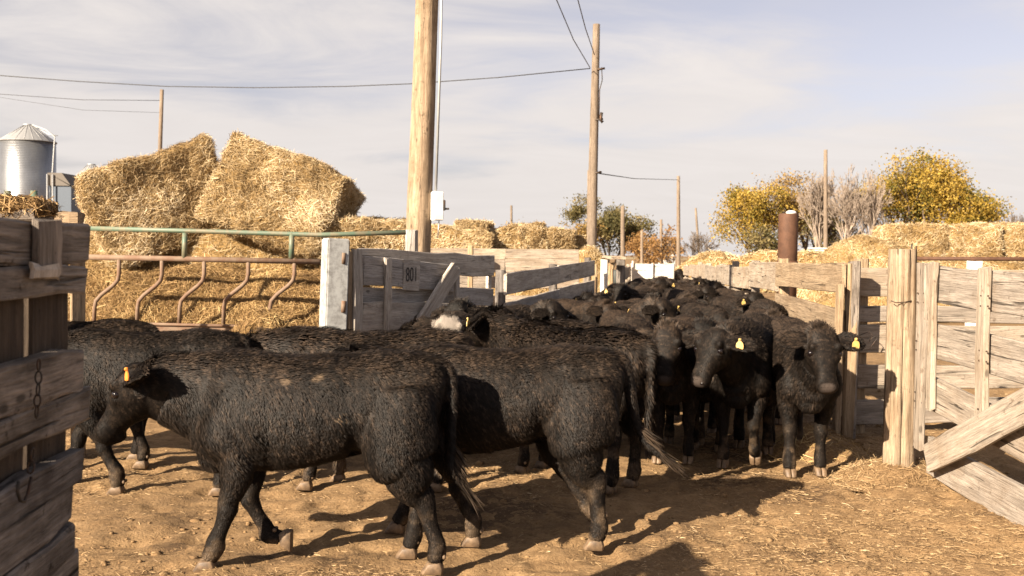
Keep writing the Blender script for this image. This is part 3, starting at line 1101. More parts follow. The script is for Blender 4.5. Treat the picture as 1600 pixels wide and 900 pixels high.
# trampled hay at the foot of the thick gate post, right
def hfoot(X, Y):
    r2 = ((X - GP.x) / .50) ** 2 + ((Y - GP.y) / .42) ** 2
    r3 = ((X - GP.x - .28) / .34) ** 2 + ((Y - GP.y + .22) / .26) ** 2
    return np.maximum(  .11 * np.clip(1 - r2, 0, 1) ** 1.2, .07 * np.clip(1 - r3, 0, 1)) - .012


mound('trampled hay banked around the foot of the thick gate post', GP.x - .6, GP.x + .7, GP.y - .55, GP.y + .5, hfoot, 3600, 134, (MAT_DIRT, MAT_LITTER), step=.04, amp=.018, L=(.03, .13), w=(.001, .0022))
def hfoot2(X, Y):
    r2 = ((X - 2.55) / .42) ** 2 + ((Y - 8.2) / .55) ** 2
    return .17 * np.clip(1 - r2, 0, 1) - .012


mound('dark trampled hay under the end of the tan fence', 2.1, 3.0, 7.6, 8.8, hfoot2, 2200, 135, (MAT_DIRT, MAT_HAY), step=.05, amp=.03, L=(.03, .12), w=(.001, .0022))

# ------------------------------------------------------------------ pipe feeder
FD = 10.45
fe_ = empty('pipe_feeder', (at(300, 400, FD).x, FD, 0), 0, 'rusty cattle feeder of bent pipe bars in front of the straw bales', 'feeder')
P_ = lambda px, py: at(px, py, FD)
pipe(fe_, [P_(108, 356), P_(300, 361), P_(500, 367), P_(634, 363)], .026, GREEN_PIPE, 'top_rail')
pipe(fe_, [P_(112, 401), P_(300, 405), P_(500, 409)], .030, RUST, 'middle_rail')
for px in (289, 456):
    pipe(fe_, [P_(px, 364), P_(px - 1, 404)], .028, GREEN_PIPE, 'upright')
for px in (118, 186, 253, 319, 388, 460):
    x0 = px
    pipe(fe_, [P_(x0, 404), P_(x0, 428), P_(x0 - 2, 438), P_(x0 - 9, 446), P_(x0 - 28, 461), P_(x0 - 36, 470), P_(x0 - 38, 480), P_(x0 - 39, 506)], .022, RUST, 'bent_bar', 8)
pipe(fe_, [P_(117, 404), P_(114, 520)], .028, RUST, 'upright')
ta, tb = P_(108, 515), P_(496, 524)
beam(fe_, ta, tb, .15, .02, RUST, 'trough_side', seg=4, rough=.003)
pipe(fe_, [ta + Vector((0, -.02, .08)), tb + Vector((0, -.02, .08))], .016, RUST, 'trough_lip', 8)
for px in (120, 300, 480):
    p = P_(px, 520); pipe(fe_, [(p.x, FD + .03, 0), (p.x, FD + .03, p.z)], .03, RUST, 'leg', 8)

# ------------------------------------------------------------------ far straw stacks
FARS = dict(L=(.08, .26), w=(.0035, .008), amp=.10, step=.2, twine=False)
k = 0
for px, py, d, sx, sz, lab in ((722, 380, 30, 1.5, .8, 'leftmost crumbling bale of the straw stack behind the feed bunk'), (742, 366, 30.8, .8, .7, 'bale on the peak of the straw stack right of the utility pole'),
                               (803, 378, 31, 1.6, .9, 'bale in the middle of the straw stack behind the feed bunk'), (844, 378, 31, 1.5, .8, 'bale right of the middle of the straw stack behind the bunk'), (872, 384, 31.5, 1.1, .6, 'rightmost bale of the straw stack behind the bunk')):
    c = at(px, py, d)
    bale(lab, c, (sx * 1.2, 1.4, sz), (0, R(random.uniform(-9, 9)), R(random.uniform(-20, 20))), 13000, 140 + k, group='straw stack behind the feed bunk', **FARS)
    k += 1
def hm(cx, cy, rx, ry, h):
    return lambda X, Y: h * np.clip(1 - ((X - cx) / rx) ** 2 - ((Y - cy) / ry) ** 2, 0, 1) ** .8 - .03


p = at(790, 400, 29.5)
mound('low heap of loose straw in front of the far straw stack', p.x - 3.2, p.x + 3.2, 28, 32, hm(p.x, 30, 3.2, 2, 1.65), 20000, 150, (CORE_STRAW, MAT_STRAW), step=.2, L=(.08, .25), w=(.004, .008), amp=.08)
p = at(922, 395, 21.5)
mound('hay lying on top of the chute by the second utility pole', p.x - .75, p.x + .75, 20.9, 22.1, lambda X, Y: hm(p.x, 21.5, .75, .6, 1.78)(X, Y), 9000, 151, (CORE_STRAW, MAT_STRAW), step=.09, L=(.06, .18), w=(.002, .004), amp=.06)
k = 0
for px, d, sx in ((1420, 35, 1.95), (1462, 35.1, 1.9), (1511, 35, 1.7), (1552, 35.2, 1.9), (1597, 35.1, 2.0), (1645, 35.2, 2.0)):
    for lv in (0, 1):
        base = (.0, 1.42)[lv]; hh = (1.42, 1.36 + random.uniform(-.08, .08))[lv]
        c = at(px, 390, d + random.uniform(-.12, .12)); c.z = base + hh / 2
        pos = ('first', 'second', 'third', 'fourth', 'fifth', 'sixth')[k]
        bale('%s bale from the left, %s row of the long straw stack' % (pos, ('bottom', 'top')[lv]), c, (sx * 1.02, 1.6, hh), (0, R(random.uniform(-1.5, 1.5)), R(random.uniform(-4, 4))), 12000 if lv else 4000, 160 + k * 2 + lv, group='long straw stack on the right', **FARS)
    k += 1
p = at(1345, 400, 33)
mound('loose straw heap sloping down from the long straw stack', p.x - 2.4, p.x + 2.1, 31.5, 35, lambda X, Y: hm(p.x + .2, 33.2, 2.5, 1.7, 2.35)(X, Y), 26000, 190, (CORE_STRAW, MAT_STRAW), step=.16, L=(.08, .25), w=(.0035, .007), amp=.09)
p = at(1500, 405, 26)
mound('low straw bank along the foot of the long straw stack', p.x - 4.0, p.x + 4.6, 24.5, 28, lambda X, Y: hm(p.x + .4, 26.2, 4.6, 1.9, 1.62)(X, Y), 26000, 191, (CORE_STRAW, MAT_STRAW), step=.2, L=(.07, .22), w=(.003, .006), amp=.07)
for i, (px, d, rx, h, lab) in enumerate(((1205, 50, 3.5, 1.75, 'low straw heap left of the rusty stack, before the yellow trees'), (1265, 46, 3.2, 1.72, 'low straw heap under the yellow trees, right of the rusty stack'), (1120, 62, 3.0, 1.7, 'far low straw heap beneath the small bare tree'))):
    p = at(px, 400, d)
    mound(lab, p.x - rx, p.x + rx, d - 2, d + 2, hm(p.x, d, rx, 2, h + .15), 3500, 195 + i, (CORE_STRAW, MAT_STRAW), step=.35, L=(.2, .6), w=(.012, .022), amp=.1)
# ------------------------------------------------------------------ poles and wires
WOOD_POLE = wood('utility_pole_timber', (0.38, 0.29, 0.205), (0.16, 0.115, 0.075), (0.14, 0.095, 0.058), 0.6, 0.95)
WOOD_FARPOLE = wood('far_pole_timber', (0.23, 0.185, 0.145), (0.13, 0.102, 0.08), (0.11, 0.082, 0.058), 0.3, 0.5)


def pole(label, base_px, base_py, top_px, top_py, d, r0, r1, mat, seed, n=12, seg=12, rough=.01, groove=0.0):
    t = at(top_px, top_py, d)
    b = at(base_px, base_py, d)
    k = (b.z) / max(1e-6, (t.z - b.z))
    g0 = b - (t - b) * k
    o = empty('utility_pole', (g0.x, d, 0), 0, label, 'pole')
    roundlog(o, (g0.x, d, -.1), t, r0, r1, mat, 'shaft', n, seg, rough, seed, groove)
    return o


p1 = pole('thick bare utility pole with an electrical box, nearest the straw bales', 653, 388, 676, -240, 11.6, .158, .120, WOOD_POLE, 1, 36, 60, .016, .30)
D1 = 11.5
pipe(p1, [at(692, -240, D1), at(689, 60, D1), at(681, 298, D1)], .015, GALV_DULL, 'conduit', 8)
pipe(p1, [at(686, 345, D1), at(684, 372, D1)], .007, GALV, 'conduit', 6)
bm = bmesh.new()
c = at(683, 322, D1)
bmesh.ops.create_cube(bm, size=1, matrix=Matrix.Rotation(R(24), 4, 'Z') @ Matrix.Diagonal((.115, .13, .33, 1)))
bmesh.ops.bevel(bm, geom=bm.edges[:], offset=.008, segments=2, affect='EDGES')
o = link('switch_box', bm_mesh('switch_box', bm), WHITE_PAINT, p1); o.location = c - p1.location
bm = bmesh.new()
bmesh.ops.create_cube(bm, size=1, matrix=Matrix.Translation((.075, -.0, .01)) @ Matrix.Diagonal((.04, .06, .12, 1)))
bmesh.ops.create_cube(bm, size=1, matrix=Matrix.Translation((.105, -.0, -.03)) @ Matrix.Diagonal((.07, .02, .022, 1)))
bmesh.ops.bevel(bm, geom=bm.edges[:], offset=.005, segments=1, affect='EDGES')
o2 = link('switch_lever', bm_mesh('switch_lever', bm), DARK_IRON, o)

p2 = pole('tall bare utility pole standing behind the left fence', 924, 388, 932, 38, 31.0, .175, .11, WOOD_FARPOLE, 2)
for px, py, nm in ((937, 187, 'lamp_bracket'), (935, 270, 'insulator'), (940, 108, 'insulator')):
    c = at(px, py, 30.9)
    pipe(p2, [c + Vector((-.14, 0, -.02)), c + Vector((.10, 0, .03))], .035, DARK_IRON, nm, 7)
    if nm == 'lamp_bracket':
        pipe(p2, [c + Vector((.06, 0, .22)), c + Vector((.02, 0, .0)), c + Vector((.10, 0, -.08))], .05, DARK_IRON, 'lamp_bracket', 7)
pipe(p2, [at(940, 105, 30.9), at(941, 125, 30.9), at(937, 140, 30.9), at(936, 185, 30.9)], .015, DARK_IRON, 'drop_wire', 5)
POLES = [('lone dark utility pole rising behind the left tilted bale', 247, 330, 253, 140, 62, .16, .12), ('thin utility pole in front of the small far bare tree', 1060, 400, 1060, 275, 75, .16, .12),
         ('slim pale utility pole before the bare grey trees', 1290, 390, 1290, 234, 70, .17, .13), ('short pale pole right of the green tree', 973, 395, 973, 322, 50, .12, .10),
         ('short dark pole among the orange shrubs', 1033, 395, 1033, 343, 80, .12, .10), ('lowest stubby pole left of the orange shrubs', 1003, 395, 1003, 360, 70, .12, .10),
         ('leaning thin pole beside the small far bare tree', 1092, 395, 1087, 325, 85, .12, .09), ('thin short pole over the far straw stack', 799, 385, 799, 321, 70, .10, .08),
         ('thin distant pole just left of the tall second pole', 919, 395, 920, 266, 60, .10, .08)]
for i, (lab, a, b, c, d, dd, r0, r1) in enumerate(POLES):
    pole(lab, a, b, c, d, dd, r0, r1, WOOD_FARPOLE, 5 + i, 8, 5)
mw = M('wire_black'); mw.set((.03, .03, .032), .6)


def wire(label, pts, r):
    o = link('overhead_wire', tube_mesh('overhead_wire', pts, [r] * len(pts), 5), mw.m)
    props(o, label, 'wire', 'overhead wires')


wire('overhead wire sagging from the left edge to the tall second pole', [at(-160, 105, 36), at(0, 118, 35), at(120, 127, 34.5), at(260, 135, 34), at(400, 137, 33), at(540, 135, 32.5), at(640, 131, 32), at(780, 121, 31.5), at(922, 107, 30.8)], .016)
wire('steep overhead wire, left of two, from the second pole to the top edge', [at(922, 106, 30.8), at(896, 62, 28), at(868, -4, 25), at(852, -60, 23)], .014)
wire('steep overhead wire, right of two, meeting the second pole near its top', [at(929, 86, 30.8), at(915, 45, 28), at(902, -4, 25), at(888, -60, 23)], .014)
wire('faint far wire from the left edge to the lone dark pole', [at(-60, 142, 62), at(0, 147, 62), at(130, 156, 62), at(250, 157, 62)], .017)
wire('lowest faint far wire from the left edge to the lone dark pole', [at(-60, 146, 62), at(0, 152, 62), at(130, 172, 62), at(250, 176, 62)], .010)
wire('faint far wire between the second pole and the thin pole at right', [at(936, 271, 31), at(990, 279, 50), at(1059, 281, 75)], .018)

# ------------------------------------------------------------------ grain bins
mbin = M('corrugated_bin'); bc = mbin.coords('Object', rand=False)
mbin.set(mbin.ramp(mbin.noise(bc, .8, 4), [(.3, (.27, .275, .28)), (.7, (.35, .355, .36))]), .36, .85)
wv = mbin.n('ShaderNodeTexWave', wave_type='BANDS', bands_direction='Z'); wv.inputs['Scale'].default_value = 2.6
mbin.l(bc, wv.inputs['Vector']); mbin.bump(wv.outputs['Fac'], .35, .03)
mroof = M('bin_roof'); mroof.set((.30, .30, .30), .6, .4)


def grain_bin(label, pxl, pxr, py_eave, py_top, d):
    a, b = at(pxl, py_eave, d), at(pxr, py_eave, d)
    r = (b.x - a.x) / 2; ze = (a.z + b.z) / 2; zt = at((pxl + pxr) / 2, py_top, d).z
    o = empty('grain_bin', ((a.x + b.x) / 2, d, 0), 0, label, 'grain bin')
    prof = [(r, 0), (r, ze * .5), (r, ze)]
    lathe('wall', prof, mbin.m, o, 40)
    rf = lathe('roof', [(r * 1.04, ze - .02), (r * 1.04, ze + .02), (r * .16, zt - .12), (r * .14, zt - .05)], mroof.m, o, 40, smooth=False)
    lathe('cap', [(r * .17, zt - .12), (r * .17, zt - .02), (r * .06, zt)], GALV_DULL, o, 14)
    for k in range(20):
        an = 2 * math.pi * k / 20
        q0 = Vector((math.cos(an) * r * 1.03, math.sin(an) * r * 1.03, ze + .03)); q1 = Vector((math.cos(an) * r * .16, math.sin(an) * r * .16, zt - .1))
        link('roof_rib', tube_mesh('roof_rib', [q0, q1], [.025, .02], 4), mroof.m, rf)
    return o


gb = grain_bin('tall shiny corrugated grain bin with a spout pipe at the left', 4, 84, 222, 194, 75)
pipe(gb, [at(50, 195, 73.2), at(72, 203, 73), at(86, 214, 73), at(85, 222, 73), at(82, 268, 73), at(78, 300, 73)], .045, GALV_DULL, 'spout', 6)
pipe(gb, [at(52, 196, 73.6), at(76, 210, 73.2), at(90, 212, 73)], .035, GALV_DULL, 'ladder_rail', 5)
grain_bin('squat grain bin with ribbed roof behind the small dark shed', 108, 178, 288, 256, 100)
mshed = M('dark_blue_siding'); mshed.set((.055, .075, .105), .5)
a, b = at(88, 330, 70), at(121, 330, 70)
sh = empty('metal_shed', ((a.x + b.x) / 2, 70, 0), 0, 'small dark blue metal shed beside the tall grain bin', 'shed')
zt = at(90, 292, 70).z; wx = (b.x - a.x)
bm = bmesh.new(); bmesh.ops.create_cube(bm, size=1, matrix=Matrix.Translation((0, 0, zt / 2)) @ Matrix.Diagonal((wx, 2, zt, 1)))
link('wall', bm_mesh('wall', bm), mshed.m, sh)
z2 = at(95, 272, 70).z
me = mesh_np('roof', np.array([(-wx * .56, -1.1, z2), (wx * .1, -1.1, z2), (wx * .56, -1.1, zt - .05), (wx * .56, -1.1, zt + .02), (-wx * .56, -1.1, zt + .02),
                               (-wx * .56, 1.1, z2), (wx * .1, 1.1, z2), (wx * .56, 1.1, zt - .05), (wx * .56, 1.1, zt + .02), (-wx * .56, 1.1, zt + .02)]),
             [(0, 1, 2, 3, 4)[::-1], (5, 6, 7, 8, 9), (0, 5, 6, 1)[::-1], (1, 6, 7, 2)[::-1], (4, 3, 8, 9)[::-1], (0, 4, 9, 5)[::-1], (2, 7, 8, 3)[::-1]])
mrd = M('shed_roof_brown'); mrd.set((.10, .085, .07), .7); link('roof', me, mrd.m, sh)
for k, t in enumerate((-.55, -.30)):
    pipe(sh, [Vector((sh.location.x + wx * t, 68.8, 0)), Vector((sh.location.x + wx * t, 68.8, z2 - .1))], .05, mroof.m, 'elevator_leg', 6)

# ------------------------------------------------------------------ right: rusty stack, rail, tank, sheds
a, b = at(1216, 380, 20.5), at(1246, 380, 20.5)
sk = empty('steel_stack', ((a.x + b.x) / 2, 20.5, 0), 0, 'rusty brown upright steel pipe standing behind the right fence', 'pipe')
rr = (b.x - a.x) / 2; zt = at(1231, 334, 20.5).z
RUST_DARK = metal('dark_rust', (0.105, 0.05, 0.028), .75, .3, .6, (.06, .028, .016))
lathe('shaft', [(rr, 0), (rr, zt - .02), (rr * .98, zt), (rr * .88, zt), (rr * .88, zt - .3)], RUST_DARK, sk, 28)
lathe('collar', [(rr * 1.08, 1.44), (rr * 1.08, 1.50), (rr * 1.0, 1.51)], RUST_DARK, sk, 28)
V_, F_ = blob((.05, -.02, zt + .02), (.11, .09, .05)); link('white_cap', mesh_np('white_cap', np.array(V_), F_, True), WHITE_PAINT, sk)
pr = empty('pipe_rail', (at(1430, 404, 13).x, 13, 0), 0, 'rusty pipe rail above the right gate with one white post', 'rail')
pipe(pr, [at(1428, 404, 13.), at(1520, 404.5, 12.8), at(1680, 405, 12.6)], .027, RUST_DARK, 'rail')
c = at(1525, 415, 12.7)
beam(pr, (c.x, 12.74, 0), (c.x, 12.74, at(1525, 408, 12.7).z), .17, .1, WHITE_PAINT, 'post', up=(1, 0, 0))
a, b = at(1266, 400, 60), at(1290, 400, 60)
tk = empty('white_tank', ((a.x + b.x) / 2, 60, 0), 0, 'small white box tank below the slim pale pole', 'tank')
bm = bmesh.new(); bmesh.ops.create_cube(bm, size=1, matrix=Matrix.Translation((0, 0, 1.05)) @ Matrix.Diagonal((b.x - a.x, .8, 2.1, 1))); bmesh.ops.bevel(bm, geom=bm.edges[:], offset=.08, segments=2, affect='EDGES')
link('tank', bm_mesh('tank', bm), WHITE_PAINT, tk)
bm = bmesh.new(); bmesh.ops.create_cube(bm, size=1, matrix=Matrix.Translation((0, 0, 2.12)) @ Matrix.Diagonal((b.x - a.x + .1, .9, .06, 1))); link('lid', bm_mesh('lid', bm), WHITE_PAINT, tk)
for pxa, pxb, pyt, pyw, d, lab in ((1106, 1142, 399, 404, 75, 'long low white shed far behind the right fence'), (1025, 1050, 388, 395, 85, 'small pale shed far behind the orange shrubs')):
    a, b = at(pxa, pyw, d), at(pxb, pyw, d)
    L_ = b.x - a.x; zt = at(pxa, pyt, d).z; zw = a.z
    sd_ = empty('white_shed', ((a.x + b.x) / 2, d, 0), 0, lab, 'shed')
    bm = bmesh.new(); bmesh.ops.create_cube(bm, size=1, matrix=Matrix.Translation((0, 0, zw / 2)) @ Matrix.Diagonal((L_, 3, zw, 1))); link('wall', bm_mesh('wall', bm), WHITE_PAINT, sd_)
    h = L_ / 2 + .15
    me = mesh_np('roof', np.array([(-h, -1.7, zw), (h, -1.7, zw), (h, 0, zt), (-h, 0, zt), (-h, 1.7, zw), (h, 1.7, zw)]), [(0, 1, 2, 3), (3, 2, 5, 4), (0, 3, 4), (1, 5, 2)])
    link('roof', me, GALV_DULL, sd_)
    bm = bmesh.new(); bmesh.ops.create_cube(bm, size=1, matrix=Matrix.Translation((L_ * .2, -1.52, zw * .4)) @ Matrix.Diagonal((.9, .06, zw * .8, 1))); link('door', bm_mesh('door', bm), GALV_DULL, sd_)

# ------------------------------------------------------------------ trees
def leafmat(name, stops):
    m = M(name)
    c = m.ramp(m.attr('rnd'), stops)
    m.set(c, .6, spec=.2)
    tr = m.n('ShaderNodeBsdfTranslucent'); m.l(c, tr.inputs['Color'])
    mx = m.n('ShaderNodeMixShader'); mx.inputs[0].default_value = .35
    out = m.t.nodes['Material Output']
    m.l(m.p.outputs[0], mx.inputs[1]); m.l(tr.outputs[0], mx.inputs[2]); m.l(mx.outputs[0], out.inputs['Surface'])
    return m.m


LEAF_GOLD = leafmat('golden_leaves', [(0, (.055, .065, .016)), (.28, (.14, .125, .026)), (.55, (.31, .20, .035)), (.8, (.40, .27, .05)), (1, (.52, .37, .11))])
LEAF_TAN = leafmat('tan_leaves', [(0, (.075, .07, .022)), (.35, (.19, .125, .04)), (.7, (.33, .21, .07)), (1, (.45, .31, .12))])
LEAF_GREEN = leafmat('olive_leaves', [(0, (.04, .042, .017)), (.35, (.10, .088, .034)), (.75, (.20, .155, .062)), (1, (.31, .24, .12))])
LEAF_ORANGE = leafmat('orange_leaves', [(0, (.12, .07, .03)), (.5, (.26, .14, .05)), (1, (.42, .26, .10))])
mbk = M('tree_bark'); bv_ = mbk.coords('Object'); mbk.set(mbk.ramp(mbk.noise(bv_, 8, 5), [(.3, (.10, .075, .055)), (.7, (.20, .155, .12))]), .9)
mbp = M('pale_dry_bark'); bv_ = mbp.coords('Object'); mbp.set(mbp.ramp(mbp.noise(bv_, 8, 5), [(.3, (.20, .155, .12)), (.7, (.33, .265, .21))]), .9)


def tree(label, px, d, top_py, width_px, leaf, n_leaf, seed, bark=None, levels=4, stems=3, lsize=.22, name='tree', group='trees behind the yard', lowcrown=.1, bare=False, twig=.018):
    g = random.Random(seed)
    base = at(px, 400, d); base.z = 0
    H = at(px, top_py, d).z
    Wd = width_px / FPX * d / 2
    o = empty(name, base, 0, label, 'tree', group)
    segs, tips = [], []

    def grow(p, dr, L, r, lv):
        q = p + dr * L
        mid = p.lerp(q, .5) + Vector((g.gauss(0, 1), g.gauss(0, 1), g.gauss(0, .5))) * L * .05
        r1 = max(twig * .6, r * .62)
        segs.append(([p, mid, q], [r, (r + r1) / 2, r1]))
        if lv == 0:
            tips.append(q); return
        if lv <= 3: tips.append(mid)
        for k in range(g.choice((2, 3, 3)) if lv > 1 else 3):
            nd = (dr + Vector((g.gauss(0, 1), g.gauss(0, 1), g.gauss(.12, .5))) * (.42 if not bare else .34)).normalized()
            grow(q if k else p.lerp(q, g.uniform(.7, 1)), nd, L * g.uniform(.62, .85), r1 * g.uniform(.7, .95), lv - 1)
    L0 = H * (.30 if not bare else .34)
    for s in range(stems):
        a = 2 * math.pi * s / stems + g.uniform(-.5, .5)
        sp_ = min(.75, Wd / H * .8) if stems > 1 else .1
        dr = Vector((math.cos(a) * sp_, math.sin(a) * sp_ * .8, 1)).normalized()
        grow(Vector((math.cos(a) * .02, math.sin(a) * .02, -.05)), dr, L0 * g.uniform(.8, 1.1), H * .020, levels)
    # fit the branch cloud to the crown's real size
    tp_ = np.array([t[:] for t in tips])
    kz = H * .97 / tp_[:, 2].max(); kx = Wd / np.percentile(np.abs(tp_[:, 0]), 96)
    fit = lambda v: Vector((v.x * (1 + (kx - 1) * min(1, max(0, v.z / (H * .3)))), v.y * (1 + (kx - 1) * min(1, max(0, v.z / (H * .3)))), v.z * kz))
    parts = [tube_arrays([fit(p) for p in P], R_, 5 if R_[0] > .05 else 3, cap=False) for P, R_ in segs]
    V_, F_ = merge(parts)
    link('trunk', mesh_np('trunk', np.array(V_), F_, True), bark or mbk.m, o)
    if n_leaf:
        gg = np.random.default_rng(seed)
        T = np.array([fit(t)[:] for t in tips])
        T = T[T[:, 2] > H * .06]
        ci = gg.integers(0, len(T), n_leaf)
        rad = (.042 * H + .08)
        off = gg.normal(0, 1, (n_leaf, 3)) * rad * np.array([1.15, 1.15, .8])
        c = T[ci] + off
        keepn = fbm(c, .85, 3, seed) > -.34
        c = c[keepn & (c[:, 2] > .2)]
        ci = ci[keepn & (T[ci][:, 2] + off[:, 2] > .2)]
        n = len(c)
        u = unit(gg.normal(0, 1, (n, 3))); v_ = unit(np.cross(u, gg.normal(0, 1, (n, 3))))
        s = lsize * gg.uniform(.45, 1.1, n)[:, None]
        Vv = np.stack([c - u * s * .5, c + v_ * s * .32, c + u * s * .5, c - v_ * s * .32], 1).reshape(-1, 3)
        i = np.arange(n) * 4
        me = mesh_np('crown', Vv, np.stack([i, i + 1, i + 2, i + 3], 1))
        br = np.random.default_rng(seed + 1).random(len(T))
        vattr(me, 'rnd', np.repeat(np.clip(.50 * br[ci] + .32 * (.5 + .9 * fbm(c, .45, 2, seed + 3)) + .28 * gg.random(n), 0, 1), 4))
        link('crown', me, leaf, o)
    return o


tree('big golden tree at the right, over the straw stack', 1466, 72, 246, 150, LEAF_GOLD, 30000, 301, lsize=.21, stems=4)
tree('golden tree leaning into the bare trees, left of the biggest golden tree', 1412, 74, 236, 130, LEAF_GOLD, 18000, 302, lsize=.21)
tree('yellow and tan tree at the left end of the right grove', 1178, 76, 292, 100, LEAF_GOLD, 15000, 303, lsize=.21)
tree('tan brown tree with thin crown in the right grove', 1218, 78, 276, 110, LEAF_TAN, 13000, 304, lsize=.2)
tree('tan tree beside the slim pale pole', 1262, 80, 280, 90, LEAF_TAN, 9000, 305, lsize=.2)
tree('low golden bush tree at the right end of the grove', 1520, 70, 302, 52, LEAF_GOLD, 9000, 306, lsize=.2)
tree('bare pale tree just left of the slim pale pole in the grove', 1278, 72, 262, 56, None, 0, 307, mbp.m, 6, 4, bare=True, twig=.022)
tree('bare pale tree, widest one, right of the slim pale pole', 1324, 70, 250, 78, None, 0, 308, mbp.m, 6, 5, bare=True, twig=.024)
tree('bare pale tree against the golden leaves', 1362, 69, 256, 60, None, 0, 309, mbp.m, 6, 4, bare=True, twig=.022)
tree('low olive bush under the bare trees', 1300, 74, 335, 70, LEAF_GREEN, 6000, 310, lsize=.2, stems=5, levels=3)
tree('round olive green tree behind the tall second pole', 953, 88, 305, 118, LEAF_GREEN, 26000, 311, lsize=.23, stems=3)
tree('low tan bush at the left of the olive tree', 915, 86, 345, 50, LEAF_TAN, 2500, 312, lsize=.24, stems=4, levels=3)
tree('orange shrub between the short poles', 1012, 84, 356, 80, LEAF_ORANGE, 4200, 313, lsize=.24, stems=6, levels=3)
tree('low orange shrub before the far shed', 1040, 80, 368, 60, LEAF_ORANGE, 2500, 314, lsize=.22, stems=6, levels=3)
tree('small bare bush tree by the leaning thin pole', 1090, 84, 358, 56, None, 0, 315, mbk.m, 5, 5, bare=True, twig=.022)
tree('low tan shrub on top of the far straw stack', 800, 60, 345, 60, LEAF_TAN, 2200, 316, lsize=.16, stems=5, levels=3)
tree('thin bare shrub at the right edge of the picture', 1592, 70, 322, 40, None, 0, 317, mbk.m, 5, 4, bare=True, twig=.018)
tree('small olive bush at the foot of the yellow tree', 1188, 72, 352, 60, LEAF_GREEN, 2600, 318, lsize=.22, stems=5, levels=3)
# a low rise closes the horizon
xs = np.linspace(-700, 700, 160)
hh = 1.2 + 1.6 * (fbm(np.stack([xs, 0 * xs, 0 * xs], 1), .012, 3, 2) + .6)
V_ = np.concatenate([np.stack([xs, 0 * xs + 330, 0 * xs - .3], 1), np.stack([xs, 0 * xs + 420, np.maximum(hh, .2)], 1), np.stack([xs, 0 * xs + 560, 0 * xs - .3], 1)])
i = np.arange(159)
me = mesh_np('far_rise', V_, np.concatenate([np.stack([i, i + 1, i + 161, i + 160], 1), np.stack([i + 160, i + 161, i + 321, i + 320], 1)]), True)
mr = M('dry_field'); mr.set(mr.ramp(mr.noise(mr.coords('Object'), .05, 4), [(.3, (.16, .12, .06)), (.7, (.26, .19, .09))]), .95)
props(link('hills', me, mr.m), kind='structure')
# ------------------------------------------------------------------ calves
mb = M('calf_hide')
v = mb.coords('Object')
nz = mb.noise(v, 9, 5)
hide = mb.mix(nz, (0.006, 0.0045, 0.0036), (0.013, 0.010, 0.008))
hide = mb.mix(mb.attr('white'), hide, (0.20, 0.175, 0.15))
hide = mb.mix(mb.attr('muzzle'), hide, (0.050, 0.039, 0.033))
hide = mb.mix(mb.attr('mouth'), hide, (0.004, 0.003, 0.003))
hide = mb.mix(mb.attr('dust'), hide, (0.085, 0.058, 0.036))
mb.set(hide, 0.8, spec=0.08)
mb.bump(mb.noise(v, 160, 3, 0.7), 0.2, 0.004)
MAT_HIDE = mb.m

mc = M('calf_coat')
rnd = mc.attr('rnd')
fur = mc.ramp(rnd, [(0.0, (0.0026, 0.0020, 0.0015)), (0.42, (0.0070, 0.0052, 0.0041)), (0.76, (0.0170, 0.0124, 0.0093)), (1.0, (0.046, 0.033, 0.0238))])
oi = mc.n('ShaderNodeObjectInfo')
warm = mc.ramp(oi.outputs['Random'], [(0, (0.76, 0.745, 0.74)), (1, (1.12, 1.03, 0.95))])
fur = mc.mix(1.0, fur, warm, 'MULTIPLY')
fur = mc.mix(mc.attr('white'), fur, (0.215, 0.185, 0.158))
fur = mc.mix(mc.attr('dust'), fur, (0.11, 0.076, 0.048))
mc.set(fur, 0.62, spec=0.16)
MAT_COAT = mc.m

mh = M('hoof_horn')
hv = mh.coords('Object')
mh.set(mh.ramp(mh.noise(hv, 30, 4), [(0.3, (0.06, 0.038, 0.022)), (0.65, (0.17, 0.11, 0.062))]), 0.6)
mh.bump(mh.noise(hv, 90, 2), 0.3, 0.003)
MAT_HOOF = mh.m
me_ = M('calf_eye'); me_.set((0.006, 0.004, 0.004), 0.08); MAT_EYE = me_.m
mn = M('nostril_dark'); mn.set((0.008, 0.005, 0.005), 0.35); MAT_NOSTRIL = mn.m
mt = M('ear_tag_yellow'); tv = mt.coords('Object')
mt.set(mt.ramp(mt.noise(tv, 40, 2), [(0.3, (0.48, 0.30, 0.08)), (0.7, (0.56, 0.40, 0.15))]), 0.45)
MAT_TAG = mt.m
mt = M('ear_tag_orange'); mt.set((0.62, 0.20, 0.03), 0.5); MAT_TAGO = mt.m
mt = M('tag_ink'); mt.set((0.05, 0.03, 0.02), 0.6); MAT_INK = mt.m


def limb(joints, n=14, per=5):
    """joints: (x,y,z, r_foreaft, r_side) ; sections stay square to the limb, side axis = Y"""
    C = catmull(joints, per)
    rings = []
    for i, c in enumerate(C):
        t = C[min(i + 1, len(C) - 1), :3] - C[max(i - 1, 0), :3]
        t = unit(t)
        s = np.array([0, 1.0, 0]); s = unit(s - t * s.dot(t))
        f = np.cross(s, t)
        rings.append([c[:3] + f * c[3] * math.cos(a) + s * c[4] * math.sin(a) for a in np.linspace(0, 2 * math.pi, n, endpoint=False)])
    return rings_to_mesh(rings)


FRONT_STAND = (2, -2, 12)
HIND_STAND = (22, -46, 2, 18)


